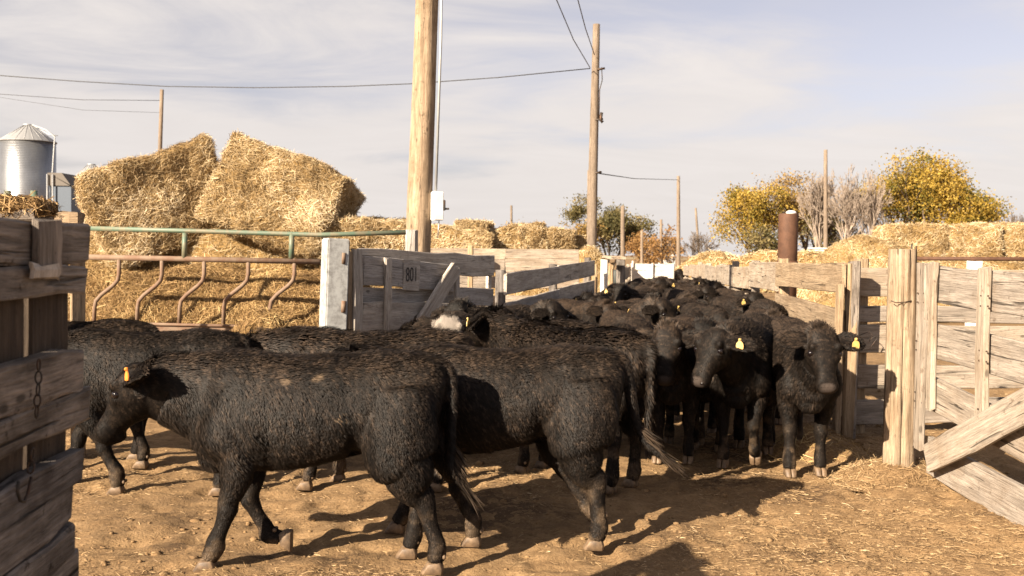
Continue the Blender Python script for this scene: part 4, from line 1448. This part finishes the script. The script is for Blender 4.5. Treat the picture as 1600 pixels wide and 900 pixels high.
def front_leg(side, ang, lift=0.0):
    a1, a2, a3 = [R(a) for a in ang]
    y = 0.135 * side
    el = np.array([0.33, y, 0.58])
    kn = el + 0.265 * np.array([math.sin(a1), 0, -math.cos(a1)])
    fe = kn + 0.195 * np.array([math.sin(a2), 0, -math.cos(a2)])
    pa = fe + 0.075 * np.array([math.sin(a3), 0, -math.cos(a3)])
    k = (0.58 - 0.055 - lift) / (0.58 - pa[2])
    for p in (kn, fe, pa):
        p[2] = 0.58 - (0.58 - p[2]) * k
    yi = y * 0.86
    kn[1] = fe[1] = pa[1] = yi
    mid = el * 0.5 + kn * 0.5
    cm = kn * 0.5 + fe * 0.5
    J = [(0.40, y * 0.95, 0.80, 0.10, 0.07), (0.42, y * 1.06, 0.70, 0.115, 0.08), (el[0] + .03, y, el[2] + .03, 0.098, 0.070), (*mid, 0.070, 0.058),
         (kn[0], kn[1], kn[2] + 0.035, 0.051, 0.048), (*kn, 0.053, 0.050), (kn[0] * .8 + fe[0] * .2, yi, kn[2] * .8 + fe[2] * .2, 0.044, 0.040),
         (*cm, 0.039, 0.035), (fe[0], yi, fe[2] + 0.025, 0.045, 0.041), (*fe, 0.050, 0.045), (*pa, 0.043, 0.044)]
    return limb(J), (pa, fe)


def hind_leg(side, ang, lift=0.0):
    t1, t2, t3, t4 = [R(a) for a in ang]
    y = 0.145 * side
    hip = np.array([-0.40, y, 0.80])
    st = hip + 0.255 * np.array([math.sin(t1), 0, -math.cos(t1)])
    ho = st + 0.275 * np.array([math.sin(t2), 0, -math.cos(t2)])
    fe = ho + 0.275 * np.array([math.sin(t3), 0, -math.cos(t3)])
    pa = fe + 0.075 * np.array([math.sin(t4), 0, -math.cos(t4)])
    k = (st[2] - 0.055 - lift) / (st[2] - pa[2])
    for p in (ho, fe, pa):
        p[2] = st[2] - (st[2] - p[2]) * k
    yi = y * 0.88
    ho[1] = fe[1] = pa[1] = yi
    g = st * 0.5 + ho * 0.5
    cm = ho * 0.5 + fe * 0.5
    q3 = st * 0.25 + ho * 0.75
    J = [(hip[0] - .02, y * 0.8, hip[2] + 0.12, 0.165, 0.10), (hip[0] - .045, y, hip[2] - .05, 0.192, 0.115), (st[0] * .55 + hip[0] * .45 - .055, y * 1.04, st[2] * .8 + hip[2] * .2, 0.172, 0.108),
         (st[0] - .085, y * 1.03, st[2] - .0, 0.128, 0.092), (g[0] - .018, y * 0.99, g[2], 0.108, 0.074), (q3[0] + .004, y * .93, q3[2], 0.079, 0.057),
         (ho[0] + .014, yi, ho[2] + .035, 0.062, 0.048), (ho[0], yi, ho[2] - .01, 0.058, 0.045),
         (ho[0] * .75 + fe[0] * .25, yi, ho[2] * .75 + fe[2] * .25, 0.047, 0.039), (*cm, 0.042, 0.035),
         (fe[0], yi, fe[2] + 0.03, 0.046, 0.041), (*fe, 0.051, 0.046), (*pa, 0.044, 0.045)]
    return limb(J), (pa, fe)


TRUNK = [(-0.665, 0.995, 0.86, 0.062), (-0.63, 1.045, 0.72, 0.115), (-0.56, 1.075, 0.65, 0.165), (-0.45, 1.086, 0.63, 0.198), (-0.33, 1.090, 0.612, 0.216),
         (-0.18, 1.070, 0.570, 0.234), (0.00, 1.060, 0.528, 0.245), (0.17, 1.066, 0.502, 0.238), (0.31, 1.086, 0.492, 0.214),
         (0.43, 1.084, 0.505, 0.184), (0.53, 1.045, 0.540, 0.146), (0.60, 0.99, 0.60, 0.103)]

HEADSEC = [(-0.040, .028, -.060, .060), (-0.005, .064, -.100, .090), (.045, .080, -.140, .110), (.10, .078, -.163, .119), (.155, .066, -.152, .104),
           (.205, .055, -.118, .081), (.255, .048, -.088, .067), (.300, .046, -.080, .068), (.338, .042, -.077, .074), (.368, .024, -.064, .064), (.383, .002, -.042, .040)]


def build_calf(name, front_l=FRONT_STAND, front_r=FRONT_STAND, hind_l=HIND_STAND, hind_r=HIND_STAND, lifts=(0, 0, 0, 0),
               poll=(0.80, 0.0, 1.10), pitch=-55, yaw=0, roll=0, tail=None, voxel=0.012, strands=100000, seed=1, white=False, brand=False,
               furlen=1.0, width=0.0024, ear_back=0.0):
    g = np.random.default_rng(seed)
    parts = []
    # trunk
    rings = []
    T = catmull([(x, t, b, w) for x, t, b, w in TRUNK], 4)
    for x, top, bot, w in T:
        zc, h = (top + bot) / 2, (top - bot) / 2
        ring = []
        for a in np.linspace(0, 2 * math.pi, 28, endpoint=False):
            cy, sz = math.cos(a), math.sin(a)
            yy = w * math.copysign(abs(cy) ** 0.80, cy)
            yy *= 1.0 - 0.10 * max(0, sz) - 0.04 * max(0, -sz)
            ring.append((x, yy, zc + h * math.copysign(abs(sz) ** 0.92, sz)))
        rings.append(ring)
    parts.append(rings_to_mesh(rings))
    for s in (-1, 1):
        parts.append(blob((0.36, 0.122 * s, 0.75), (0.16, 0.085, 0.25)))
        parts.append(blob((-0.34, 0.125 * s, 0.985), (0.10, 0.055, 0.05)))
        parts.append(blob((-0.60, 0.065 * s, 0.93), (0.06, 0.05, 0.08)))
    parts.append(blob((0.49, 0, 0.60), (0.10, 0.10, 0.13)))
    # legs
    feet = []
    for fn, side, ang, lf in ((front_leg, 1, front_l, lifts[0]), (front_leg, -1, front_r, lifts[1]), (hind_leg, 1, hind_l, lifts[2]), (hind_leg, -1, hind_r, lifts[3])):
        mesh, (pa, fe) = fn(side, ang, lf)
        parts.append(mesh)
        feet.append((pa, fe, lf))
    # head frame
    P = np.array(poll, dtype=float)
    RM = np.array(Matrix.Rotation(R(yaw), 3, 'Z') @ Matrix.Rotation(-R(pitch), 3, 'Y') @ Matrix.Rotation(R(roll), 3, 'X'))
    a, l, u = RM[:, 0], RM[:, 1], RM[:, 2]
    HS = catmull(HEADSEC, 3)
    rings = []
    for s, top, bot, w in HS:
        c, h = (top + bot) / 2, (top - bot) / 2
        ring = []
        for an in np.linspace(0, 2 * math.pi, 22, endpoint=False):
            cy, sz = math.cos(an), math.sin(an)
            ww = w * (1.0 - 0.26 * max(0, -sz)) * math.copysign(abs(cy) ** 0.72, cy)
            ring.append(P + a * s + u * (c + h * math.copysign(abs(sz) ** 0.72, sz)) + l * ww)
        rings.append(ring)
    parts.append(rings_to_mesh(rings))

    def hp(s, v, w):
        return P + a * s + u * v + l * w
    for sd in (-1, 1):
        c = hp(.088, .056, .088 * sd)
        parts.append(blob(c, (.034, .026, .03)))
        c = hp(.340, .004, .046 * sd)
        parts.append(blob(c, (.026, .024, .024)))
        c = hp(.325, -.070, .018 * sd)
        parts.append(blob(c, (.030, .026, .026)))
        c = hp(.150, .010, .088 * sd)
        parts.append(blob(c, (.030, .022, .024)))
    # neck
    J = hp(.03, -.055, 0)
    p0, p1, p2 = np.array([0.33, 0, 0.80]), np.array([0.57, 0, 0.86]), J - a * 0.03 - u * 0.10
    rings = []
    for t in np.linspace(0, 1, 9):
        c = (1 - t) ** 3 * p0 + 3 * (1 - t) ** 2 * t * p1 + 3 * (1 - t) * t * t * p2 + t ** 3 * J
        d = unit(3 * (1 - t) ** 2 * (p1 - p0) + 6 * (1 - t) * t * (p2 - p1) + 3 * t * t * (J - p2))
        side = np.array([0, 1.0, 0]) * (1 - t) + l * t
        side = unit(side - d * side.dot(d))
        up = np.cross(d, side)
        hh = np.interp(t, [0, .35, .7, 1], [.285, .220, .170, .140])
        ww = np.interp(t, [0, .35, .7, 1], [.165, .130, .108, .095])
        rings.append([c + up * hh * math.sin(an) + side * ww * math.cos(an) for an in np.linspace(0, 2 * math.pi, 20, endpoint=False)])
    parts.append(rings_to_mesh(rings))
    # ears
    ears = []
    for sd in (-1, 1):
        dr = g.uniform(-.12, .12)
        e = unit(l * sd * (.94 - .3 * ear_back) - u * .26 + a * (.02 + dr - .7 * ear_back))
        wa = unit(a * .9 + u * .25 - e * (a * .9 + u * .25).dot(e))
        nn = np.cross(e, wa)
        if nn.dot(u) < 0: nn = -nn
        b = hp(.020, .008, .082 * sd)
        rings = []
        for t, hw, th in ((-.02, .034, .024), (.03, .052, .022), (.075, .076, .019), (.12, .082, .017), (.165, .066, .016), (.203, .038, .015), (.222, .016, .011)):
            rings.append([b + e * t + wa * hw * math.cos(an) + nn * (th * math.sin(an) + 0.35 * hw * (math.cos(an) ** 2) - .01) for an in np.linspace(0, 2 * math.pi, 14, endpoint=False)])
        parts.append(rings_to_mesh(rings))
        ears.append((b, e, wa, nn))
    # tail
    if tail is None:
        tail = [(-.60, 0, 1.035), (-.675, 0, 1.0), (-.705, 0, .88), (-.700, .0, .70), (-.695, .01, .50), (-.70, .01, .40)]
    tp = catmull(tail, 4)
    tr = np.interp(np.linspace(0, 1, len(tp)), [0, .25, 1], [.042, .027, .017])
    parts.append(tube_arrays([tuple(p) for p in tp], list(tr), 10))
    V, F = merge(parts)
    tmp = bpy.data.meshes.new('tmp')
    tmp.from_pydata([tuple(map(float, p)) for p in V], [], F)
    to = bpy.data.objects.new('tmp', tmp)
    COL.objects.link(to)
    m = to.modifiers.new('r', 'REMESH'); m.mode = 'VOXEL'; m.voxel_size = voxel; m.adaptivity = 0
    m = to.modifiers.new('s', 'SMOOTH'); m.factor = 0.5; m.iterations = max(3, int(0.012 / voxel * 5))
    dg = bpy.context.evaluated_depsgraph_get()
    body = bpy.data.meshes.new_from_object(to.evaluated_get(dg))
    bpy.data.objects.remove(to)
    bpy.data.meshes.remove(tmp)
    body.name = name + '_body'
    body.polygons.foreach_set('use_smooth', np.ones(len(body.polygons), dtype=bool))
    nv = len(body.vertices)
    co = np.zeros(nv * 3); body.vertices.foreach_get('co', co); co = co.reshape(-1, 3)
    no = np.zeros(nv * 3); body.vertices.foreach_get('normal', no); no = no.reshape(-1, 3)

    # muscle and fold relief: flank hollow, groove behind the shoulder, thigh fold, hip hook, ribs
    ay = np.abs(co[:, 1])
    def dent(x, z, rx, rz, amt, ymin=.08):
        return amt * np.exp(-((co[:, 0] - x) / rx) ** 2 - ((co[:, 2] - z) / rz) ** 2) * (ay > ymin)
    rel_ = -dent(-.20, .92, .08, .08, .022) - dent(.20, .66, .045, .16, .020) - dent(-.215, .66, .035, .13, .026) + dent(-.34, 1.0, .07, .05, .003) - dent(-.47, .98, .07, .07, .008) + dent(.30, .80, .09, .18, .010) - dent(.46, .80, .06, .14, .006) + dent(-.46, .72, .12, .14, .016)
    ribz = np.exp(-((co[:, 0] - .02) / .15) ** 2 - ((co[:, 2] - .76) / .14) ** 2) * (ay > .1)
    rel_ += ribz * .0018 * np.sin(co[:, 0] * 75 + co[:, 2] * 14)
    co += no * rel_[:, None]
    co += no * (vnoise(co, 6, seed)[:, None] * 0.007 + vnoise(co, 22, seed)[:, None] * 0.0010)
    body.vertices.foreach_set('co', co.ravel()); body.update()

    def regions(p):
        rel = p - P
        s, vv, w = rel @ a, rel @ u, rel @ l
        inhead = (s > -0.05) & (np.abs(w) < .13) & (vv > -.19) & (vv < .11) & (s < .5) & (p[:, 0] > 0.45)
        r = {}
        sm = lambda x, lo, hi: np.clip((x - lo) / (hi - lo), 0, 1)
        r['head'] = inhead * sm(s, -.05, .03)
        r['s'] = s
        r['muzzle'] = inhead * sm(s, .330, .350) * sm(vv, -.05, -.025) * np.clip(1.35 - np.abs(w) / .05, 0, 1)
        r['mouth'] = inhead * sm(s, .22, .28) * np.clip(1 - np.abs(vv + .048 + (.37 - s) * .12) / .007, 0, 1)
        low = 1 - sm(p[:, 2], .12, .42)
        dn = fbm(p, 14, 3, seed)
        r['dust'] = np.clip(low * (0.16 + 1.0 * dn), 0, .7) + 0.03 * np.clip(dn, 0, 1) * (1 - r['head'])
        if white:
            r['white'] = inhead * sm(s + .02 * fbm(p, 16, 2), -.01, .02) * (vv > -.1)
        else:
            r['white'] = np.zeros(len(p))
        r['leg'] = 1 - sm(p[:, 2], .40, .55)
        if brand:
            bsp = np.maximum(np.clip(1 - np.hypot((p[:, 0] - .115) * 1.0, (p[:, 2] - .965) * 2.6) / .035, 0, 1) * (p[:, 1] > 0),
                             np.clip(1 - np.hypot((p[:, 0] + .02) * .9 + (p[:, 2] - .95) * .5, (p[:, 2] - .98) * 1.4) / .03, 0, 1) * (p[:, 1] > 0) * .8)
            bsp = np.maximum(bsp, np.clip(1 - np.hypot(p[:, 0] + .165, p[:, 2] - .80) / .035, 0, 1) * (p[:, 1] > 0) * (vnoise(p, 90) > .1))
            r['dust'] = np.maximum(r['dust'], np.clip(bsp * 1.6, 0, 1))
        return r
    rg = regions(co)
    for k in ('muzzle', 'mouth', 'dust', 'white'):
        vattr(body, k, rg[k])
    body.materials.append(MAT_HIDE)

    # ---- coat
    body.calc_loop_triangles()
    nt3 = len(body.loop_triangles)
    tv3 = np.zeros(nt3 * 3, dtype=np.int32); body.loop_triangles.foreach_get('vertices', tv3); tv3 = tv3.reshape(-1, 3)
    A, B, C = co[tv3[:, 0]], co[tv3[:, 1]], co[tv3[:, 2]]
    area = np.linalg.norm(np.cross(B - A, C - A), axis=1)
    tn = unit(no[tv3].sum(1))
    cen = (A + B + C) / 3
    rc = regions(cen)
    dens = (1 - .98 * np.clip(rc['muzzle'] * 2, 0, 1)) * (1 - .25 * rc['leg'])
    dens *= np.where(cen[:, 2] < .055, 0, 1) * (1 + 2.2 * rc['head'])
    for sd in (-1, 1):
        dens *= np.linalg.norm(cen - hp(.122, .030, .104 * sd), axis=1) > .026
    pr = area * dens
    pick = g.choice(nt3, strands, p=pr / pr.sum())
    r1 = np.sqrt(g.random(strands)); r2 = g.random(strands)
    root = A[pick] * (1 - r1)[:, None] + B[pick] * (r1 * (1 - r2))[:, None] + C[pick] * (r1 * r2)[:, None]
    nrm = tn[pick]
    rr = {k: vv[pick] for k, vv in rc.items()}
    z = root[:, 2]
    sm = lambda x, lo, hi: np.clip((x - lo) / (hi - lo), 0, 1)
    L = .026 + .014 * sm(z, .95, 1.06) + .012 * (1 - sm(z, .46, .60)) + .008 * sm(root[:, 0], .3, .5)
    L = L * (1 - rr['leg']) + .010 * rr['leg']
    tuft = np.clip(1 - np.abs(rr['s'] - .0) / .07, 0, 1) * (np.abs((root - P) @ l) < .07)
    L = L * (1 - rr['head']) + (.0095 + .024 * tuft) * rr['head']
    L *= g.uniform(.65, 1.35, strands) * furlen * (1 + .35 * vnoise(root, 9, seed + 3))
    flow = np.zeros_like(root)
    tz = sm(z, .85, 1.04)
    flow[:, 0] = -.5 - .4 * tz
    flow[:, 2] = -.85 + .65 * tz
    lg = rr['leg'] > .5
    flow[lg] = (-.15, 0, -1)
    hd = rr['head'] > .4
    flow[hd] = -a
    earm = np.zeros(strands)
    for (eb, ee, ew, en) in ears:
        q = (root - eb) @ ee
        off_ = root - eb - q[:, None] * ee
        me2 = (q > .02) & (q < .25) & (np.linalg.norm(off_, axis=1) < .10)
        earm[me2] = 1
        flow[me2] = ee + .35 * unit(off_[me2])
    L = np.where(earm > 0, .017 * g.uniform(.5, 1.5, strands), L)
    flow += np.stack([vnoise(root, 16, seed + k * 3.1) for k in range(3)], 1) * .30
    flow -= nrm * (flow * nrm).sum(1, keepdims=True)
    flow = unit(flow)
    lift = .21 + .45 * sm(z, .97, 1.06) - .2 * rr['leg'] - .12 * rr['head'] + .15 * vnoise(root, 11, seed)
    d = unit(flow + nrm * lift[:, None] + g.normal(0, .11, root.shape))
    tip = root + d * L[:, None]
    # tufts: tips lean to a shared guide
    ng = max(200, strands // 9)
    gi = g.choice(strands, ng, replace=False)
    kd = KDTree(ng)
    for i, q in enumerate(gi):
        kd.insert(root[q], i)
    kd.balance()
    near = np.fromiter((kd.find(p)[1] for p in root), dtype=np.int64, count=strands)
    gt = tip[gi][near]
    groot = root[gi][near]
    ok = (np.linalg.norm(groot - root, axis=1) < .05)[:, None]
    tip = np.where(ok, tip * .82 + (gt + (root - groot) * .40) * .18, tip)
    mid = root * .48 + tip * .52 + nrm * (L * .20)[:, None]
    side = unit(np.cross(tip - root, nrm) + 1e-6)
    wd = width * (.75 + .5 * g.random(strands))[:, None] * np.where(hd, .7, 1)[:, None]
    base = root - nrm * np.where(hd, .0, .001)[:, None]
    # tail switch and (under the belly and jaw) longer hair
    V5 = np.stack([base - side * wd, base + side * wd, mid + side * wd * .75, mid - side * wd * .75, tip], 1).reshape(-1, 3)
    idx = np.arange(strands) * 5
    T3 = np.stack([np.stack([idx, idx + 1, idx + 2], 1), np.stack([idx, idx + 2, idx + 3], 1), np.stack([idx + 3, idx + 2, idx + 4], 1)], 1).reshape(-1, 3)
    cr = g.random(ng)[near]
    fx_, fz_ = flow[:, 0], flow[:, 2]
    wob = vnoise(root, 13, seed + 2) * .012
    al = root[:, 0] * -.53 + root[:, 2] * -.85
    ac = root[:, 0] * -.85 + root[:, 2] * .53 + wob
    streak = vnoise(np.stack([al * 26, ac * 95, root[:, 1] * 45], 1), 1.0, seed) + .6 * vnoise(np.stack([al * 50, ac * 170, root[:, 1] * 70], 1), 1.0, seed + 5)
    rv = np.clip(.42 * g.random(strands) + .22 * cr + .20 + .34 * streak + .24 * sm(z, .93, 1.06) * (1 - rr['head']) + .16 * vnoise(root, 5, seed + 8), 0, 1)  # back hair lightened: sun-bleached tone plus a painted sunlit rim
    attrs = {'rnd': np.repeat(rv, 5), 'dust': np.repeat(np.clip(rr['dust'] * (.6 + .8 * cr), 0, .85), 5), 'white': np.repeat(rr['white'], 5)}
    # tail switch
    ns = 260
    tdir = unit(tp[-1] - tp[-4])
    ti = g.integers(int(len(tp) * .62), len(tp), ns)
    sr = tp[ti] + g.normal(0, .008, (ns, 3))
    ln = g.uniform(.10, .20, ns)[:, None]
    dd = unit(tdir + g.normal(0, .075, (ns, 3)))
    sm1 = sr + dd * ln * .5
    st = sm1 + unit(dd + np.array([-.1, 0, -.15]) + g.normal(0, .13, (ns, 3))) * ln * .5
    sw = unit(np.cross(dd, g.normal(0, 1, (ns, 3)))) * .0036
    V5b = np.stack([sr - sw, sr + sw, sm1 + sw, sm1 - sw, st], 1).reshape(-1, 3)
    idb = np.arange(ns) * 5 + len(V5)
    T3b = np.stack([np.stack([idb, idb + 1, idb + 2], 1), np.stack([idb, idb + 2, idb + 3], 1), np.stack([idb + 3, idb + 2, idb + 4], 1)], 1).reshape(-1, 3)
    coat = mesh_np(name + '_coat', np.vstack([V5, V5b]), np.vstack([T3, T3b]))
    vattr(coat, 'rnd', np.concatenate([attrs['rnd'], np.repeat(.55 + .45 * g.random(ns), 5)]))
    vattr(coat, 'dust', np.concatenate([attrs['dust'], np.repeat(.22 * g.random(ns), 5)]))
    vattr(coat, 'white', np.concatenate([attrs['white'], np.zeros(ns * 5)]))
    coat.materials.append(MAT_COAT)

    K = dict(body=body, coat=coat)
    # hooves: rotate with the pastern
    K['hooves'] = []
    for pa, fe, lf in feet:
        d = unit(pa - fe)
        ang = math.atan2(d[0], -d[2])              # 0 = straight down
        rot = 0.0 if lf <= 0 else (ang - R(15))
        off = Vector((0.008, 0, -0.055))
        K['hooves'].append(Matrix.Translation(Vector(pa)) @ Matrix.Rotation(-rot, 4, 'Y') @ Matrix.Translation(off))
    K['eyes'] = [Vector(hp(.122, .030, .095 * sd)) for sd in (-1, 1)]
    frm = Matrix((Vector(a), Vector(l), Vector(u))).transposed().to_4x4()
    K['nostrils'] = [Matrix.Translation(Vector(hp(.366, .002, .037 * sd))) @ frm @ Matrix.Rotation(R(28 * sd), 4, 'Z') for sd in (-1, 1)]
    K['tags'] = []
    for (b, e, wa, nn) in ears:
        c = b + e * .120 + nn * .062 + wa * .015 * np.sign(-wa[2])
        dn_ = np.array([0, 0, -1.0])
        xx = unit(e - dn_ * e.dot(dn_)); yy = nn - dn_ * nn.dot(dn_) - xx * nn.dot(xx)
        yy = unit(yy) if np.linalg.norm(yy) > .05 else np.cross(dn_, xx)
        zz = -dn_
        xx = np.cross(yy, zz)
        K['tags'].append(Matrix.Translation(Vector(c)) @ Matrix((Vector(xx), Vector(yy), Vector(zz))).transposed().to_4x4())
    return K


# shared small parts
def hoof_mesh():
    bm = bmesh.new()
    for s in (-1, 1):
        prof = [(-.048, .0), (.058, .0), (.066, .006), (.030, .058), (-.036, .066), (-.050, .03)]
        y0, y1 = .003 * s, .042 * s
        lo = []
        for y, k in ((y0, 1.0), ((y0 + y1) / 2, 1.0), (y1, .84)):
            lo.append([bm.verts.new((x * k, y * (1 - .10 * (x > .04)), z * (1 if y != y1 else .92))) for x, z in prof])
        n = len(prof)
        for A_, B_ in zip(lo[:-1], lo[1:]):
            for k in range(n):
                bm.faces.new((A_[k], A_[(k + 1) % n], B_[(k + 1) % n], B_[k]))
        bm.faces.new(lo[0]); bm.faces.new(lo[-1])
        # dew claw
        bmesh.ops.create_uvsphere(bm, u_segments=6, v_segments=4, radius=.013, matrix=Matrix.Translation((-.052, .022 * s, .088)))
    bmesh.ops.recalc_face_normals(bm, faces=bm.faces)
    bmesh.ops.bevel(bm, geom=[e for e in bm.edges if e.calc_face_angle(0) > .5], offset=.004, segments=1, affect='EDGES')
    me = bm_mesh('hoof', bm, True)
    me.materials.append(MAT_HOOF)
    return me


def ball_mesh(name, r, mat, sc=(1, 1, 1), seg=12):
    bm = bmesh.new()
    bmesh.ops.create_uvsphere(bm, u_segments=seg, v_segments=max(6, seg * 2 // 3), radius=r)
    bmesh.ops.scale(bm, vec=sc, verts=bm.verts)
    me = bm_mesh(name, bm, True)
    me.materials.append(mat)
    return me


def tag_mesh(mat):
    out = [(x * .88, z * .92) for x, z in [(-.010, .008), (-.010, -.012), (-.026, -.026), (-.030, -.045), (-.028, -.066), (-.018, -.074), (.018, -.074), (.028, -.066), (.030, -.045), (.026, -.026), (.010, -.012), (.010, .008)]]
    bm = bmesh.new()
    f = [bm.verts.new((x, .0025, z)) for x, z in out]
    b = [bm.verts.new((x, -.0025, z)) for x, z in out]
    bm.faces.new(f); bm.faces.new(list(reversed(b)))
    for k in range(len(out)):
        bm.faces.new((f[k], b[k], b[(k + 1) % len(out)], f[(k + 1) % len(out)]))
    bmesh.ops.create_uvsphere(bm, u_segments=8, v_segments=5, radius=.009, matrix=Matrix.Translation((0, .004, .0)))
    bmesh.ops.recalc_face_normals(bm, faces=bm.faces)
    me = bm_mesh('ear_tag', bm)
    me.materials.append(mat)
    return me


HOOF = hoof_mesh()
EYE_ME = ball_mesh('eye', .0225, MAT_EYE)
NOSTRIL = ball_mesh('nostril', .017, MAT_NOSTRIL, (.75, 1.0, .72), 10)
TAG_Y = tag_mesh(MAT_TAG)
TAG_O = tag_mesh(MAT_TAGO)


def place_calf(K, x, y, heading, label, group=None, scale=1.0, tag='l', orange=False, detail=True, z=0.0):
    """heading: world angle the calf faces (radians, 0 = +X)"""
    r = empty('calf', (x, y, z), heading, label, 'calf', group)
    r.scale = (scale,) * 3
    link('body', K['body'], None, r)
    props(link('coat', K['coat'], None, r), kind='stuff')
    if detail:
        for mtx in K['hooves']:
            link('hoof', HOOF, None, r, mtx)
    for p in K['eyes']:
        link('eye', EYE_ME, None, r, Matrix.Translation(p))
    if detail:
        for mtx in K['nostrils']:
            link('nostril', NOSTRIL, None, r, mtx)
    for s, ch in ((0, 'r'), (1, 'l')):
        if ch in tag:
            link('ear_tag', TAG_O if orange else TAG_Y, None, r, K['tags'][s])
    return r
# ------------------------------------------------------------------ the herd
K_A = build_calf('walk_low', (16, 18, 30), (4, -28, -75), (0, -40, -14, 6), (14, -46, 6, 18), (0, .05, 0, 0), poll=(.87, .03, .975), pitch=-60, yaw=5, ear_back=.75,
                 tail=[(-.60, 0, 1.035), (-.675, 0, 1.0), (-.705, .02, .88), (-.700, .05, .70), (-.705, .06, .52), (-.76, .05, .43)], strands=190000, seed=1, brand=True, voxel=.011)
K_B = build_calf('walk_long', (-22, -26, -5), (34, 22, 40), (12, -42, -4, 12), (46, -30, -30, -45), (0, 0, 0, .07), poll=(.90, 0, 1.0), pitch=-50,
                 tail=[(-.60, 0, 1.035), (-.675, 0, 1.0), (-.715, 0, .86), (-.745, 0, .70), (-.80, 0, .58), (-.90, .0, .50)], strands=180000, seed=2, voxel=.011)
K_C = build_calf('face', (-2, -3, 8), (6, 4, 14), HIND_STAND, (30, -46, 4, 18), poll=(.79, .0, 1.04), pitch=-62, strands=130000, seed=3, voxel=.012)
K_D = build_calf('turned', (20, -22, -40), (-2, -4, 8), HIND_STAND, (16, -46, 0, 16), (.06, 0, 0, 0), poll=(.82, -.09, 1.00), pitch=-54, yaw=-24, strands=130000, seed=4, voxel=.012)
K_E = build_calf('herd_up', poll=(.79, .05, 1.13), pitch=-46, yaw=14, strands=70000, width=.0036, seed=5, voxel=.016, furlen=1.6)
K_F = build_calf('herd_low', (10, 8, 20), (-10, -14, 0), poll=(.90, -.06, .98), pitch=-58, yaw=-18, strands=70000, width=.0036, seed=6, voxel=.016, furlen=1.6)
K_G = build_calf('herd_side', (-6, -8, 4), (12, 8, 18), poll=(.73, .22, 1.09), pitch=-48, yaw=55, strands=70000, width=.0036, seed=7, voxel=.016, furlen=1.6)
K_W = build_calf('white_face', poll=(.80, .0, 1.08), pitch=-50, yaw=0, strands=70000, width=.0036, seed=8, voxel=.014, white=True, furlen=.6)

GRP = 'black calves of the herd'
PI = math.pi
# nearest calf, walking left
place_calf(K_A, -1.00, 5.03, PI + .02, 'nearest black calf walking left, marked with a pale scar on its back', GRP, .995, 'l', True)
# second, its head behind the first
place_calf(K_B, -0.05, 5.50, PI - .04, 'black calf walking left just behind the nearest one, rump and swinging tail showing', GRP, .99, 'l')
place_calf(K_B, -2.42, 6.55, PI + .05, 'black calf at the left, head hidden behind the dark gate', GRP, .97, 'l')
place_calf(K_A, -3.30, 7.35, PI, 'black calf at the far left, only its back line showing over another', GRP, .97, '')
# three at the right that face the camera
pA = gnd(1268, 750)
place_calf(K_C, pA.x + .02, pA.y + .50, -PI / 2 - .07, 'black calf facing the camera with a yellow ear tag, beside the tan fence', GRP, 1.0, 'l')
pB = gnd(1140, 738)
place_calf(K_D, pB.x + .22, pB.y + .45, -PI / 2 - .38, 'black calf with a front leg raised, left of the one facing the camera', GRP, 1.02, 'l')
pC = gnd(1043, 735)
place_calf(K_C, pC.x + .18, pC.y + .62, -PI / 2 - .28, 'black calf whose face shows just left of the calf with the raised leg', GRP, .98, '')
# behind the first two, turning left
place_calf(K_E, .42, 7.05, PI - .75, 'dark calf behind the swinging tail, in deep shade', GRP, .98, 'l')
place_calf(K_F, -.95, 6.75, PI + .02, 'black calf with its ear tag just above the nearest calf, by the grey gate', GRP, .97, 'r')
place_calf(K_F, .02, 7.75, PI - .25, 'black calf behind the second walking calf, near the stencilled gate', GRP, .98, 'r')
place_calf(K_W, -.50, 8.55, -PI / 2 + .02, 'black calf with a white face before the grey gate', GRP, .98, 'l', True)
place_calf(K_E, -.12, 9.95, -PI / 2 - .6, 'dark calf in the gate shade right of the white faced one', GRP, .95, '')
place_calf(K_G, .35, 10.7, -PI / 2 - .2, 'dark calf in shade against the grey fence panel', GRP, .95, '')
ORD = ['first', 'second', 'third', 'fourth', 'fifth', 'sixth', 'seventh', 'eighth', 'ninth', 'tenth', 'eleventh', 'twelfth']
hr = random.Random(77)
rows = [(8.75, [.95, 1.72]), (10.05, [1.05, 1.75, 2.45]), (11.3, [.75, 1.50, 2.2, 2.85]), (12.6, [.65, 1.35, 2.1, 2.8]), (13.9, [.95, 1.7, 2.4, 3.1]),
        (15.3, [1.25, 1.95, 2.65, 3.35]), (16.7, [1.65, 2.3, 3.0, 3.65]), (18.2, [1.95, 2.6, 3.3, 3.95]), (19.8, [2.4, 3.1, 3.8]), (21.4, [2.7, 3.4, 4.05]), (23.2, [3.1, 3.75, 4.3])]
for ri, (y, xs) in enumerate(rows):
    for ci, x in enumerate(xs):
        K = hr.choice((K_E, K_F, K_G, K_E, K_F, K_C, K_D) if y > 9.5 else (K_C, K_D, K_E))
        hd = -PI / 2 - .12 + hr.uniform(-.5, .4)
        if hr.random() < .12: hd += hr.choice((-.8, .7))
        where = {1: 'only one'}.get(len(xs), ORD[ci] + ' from the left')
        place_calf(K, x + hr.uniform(-.08, .08), y + hr.uniform(-.3, .3), hd, 'black calf in the packed herd, %s in the %s row of backs' % (where, ORD[ri]), GRP,
                   hr.uniform(.87, .98), hr.choice(('l', 'r', '', '', 'l')), False, detail=(y < 12))
# two far cattle beyond the white gate
for px, hd, lab in ((1016, PI, 'far black calf seen under the left half of the white gate'), (1042, PI, 'far black calf seen under the right half of the white gate'), (1061, -PI / 2, 'far black calf standing right of the white gate')):
    p = at(px, 430, 31.0)
    place_calf(K_E, p.x, 31.0 + (px - 1016) * .02, hd, lab, GRP, .95, '', detail=False)
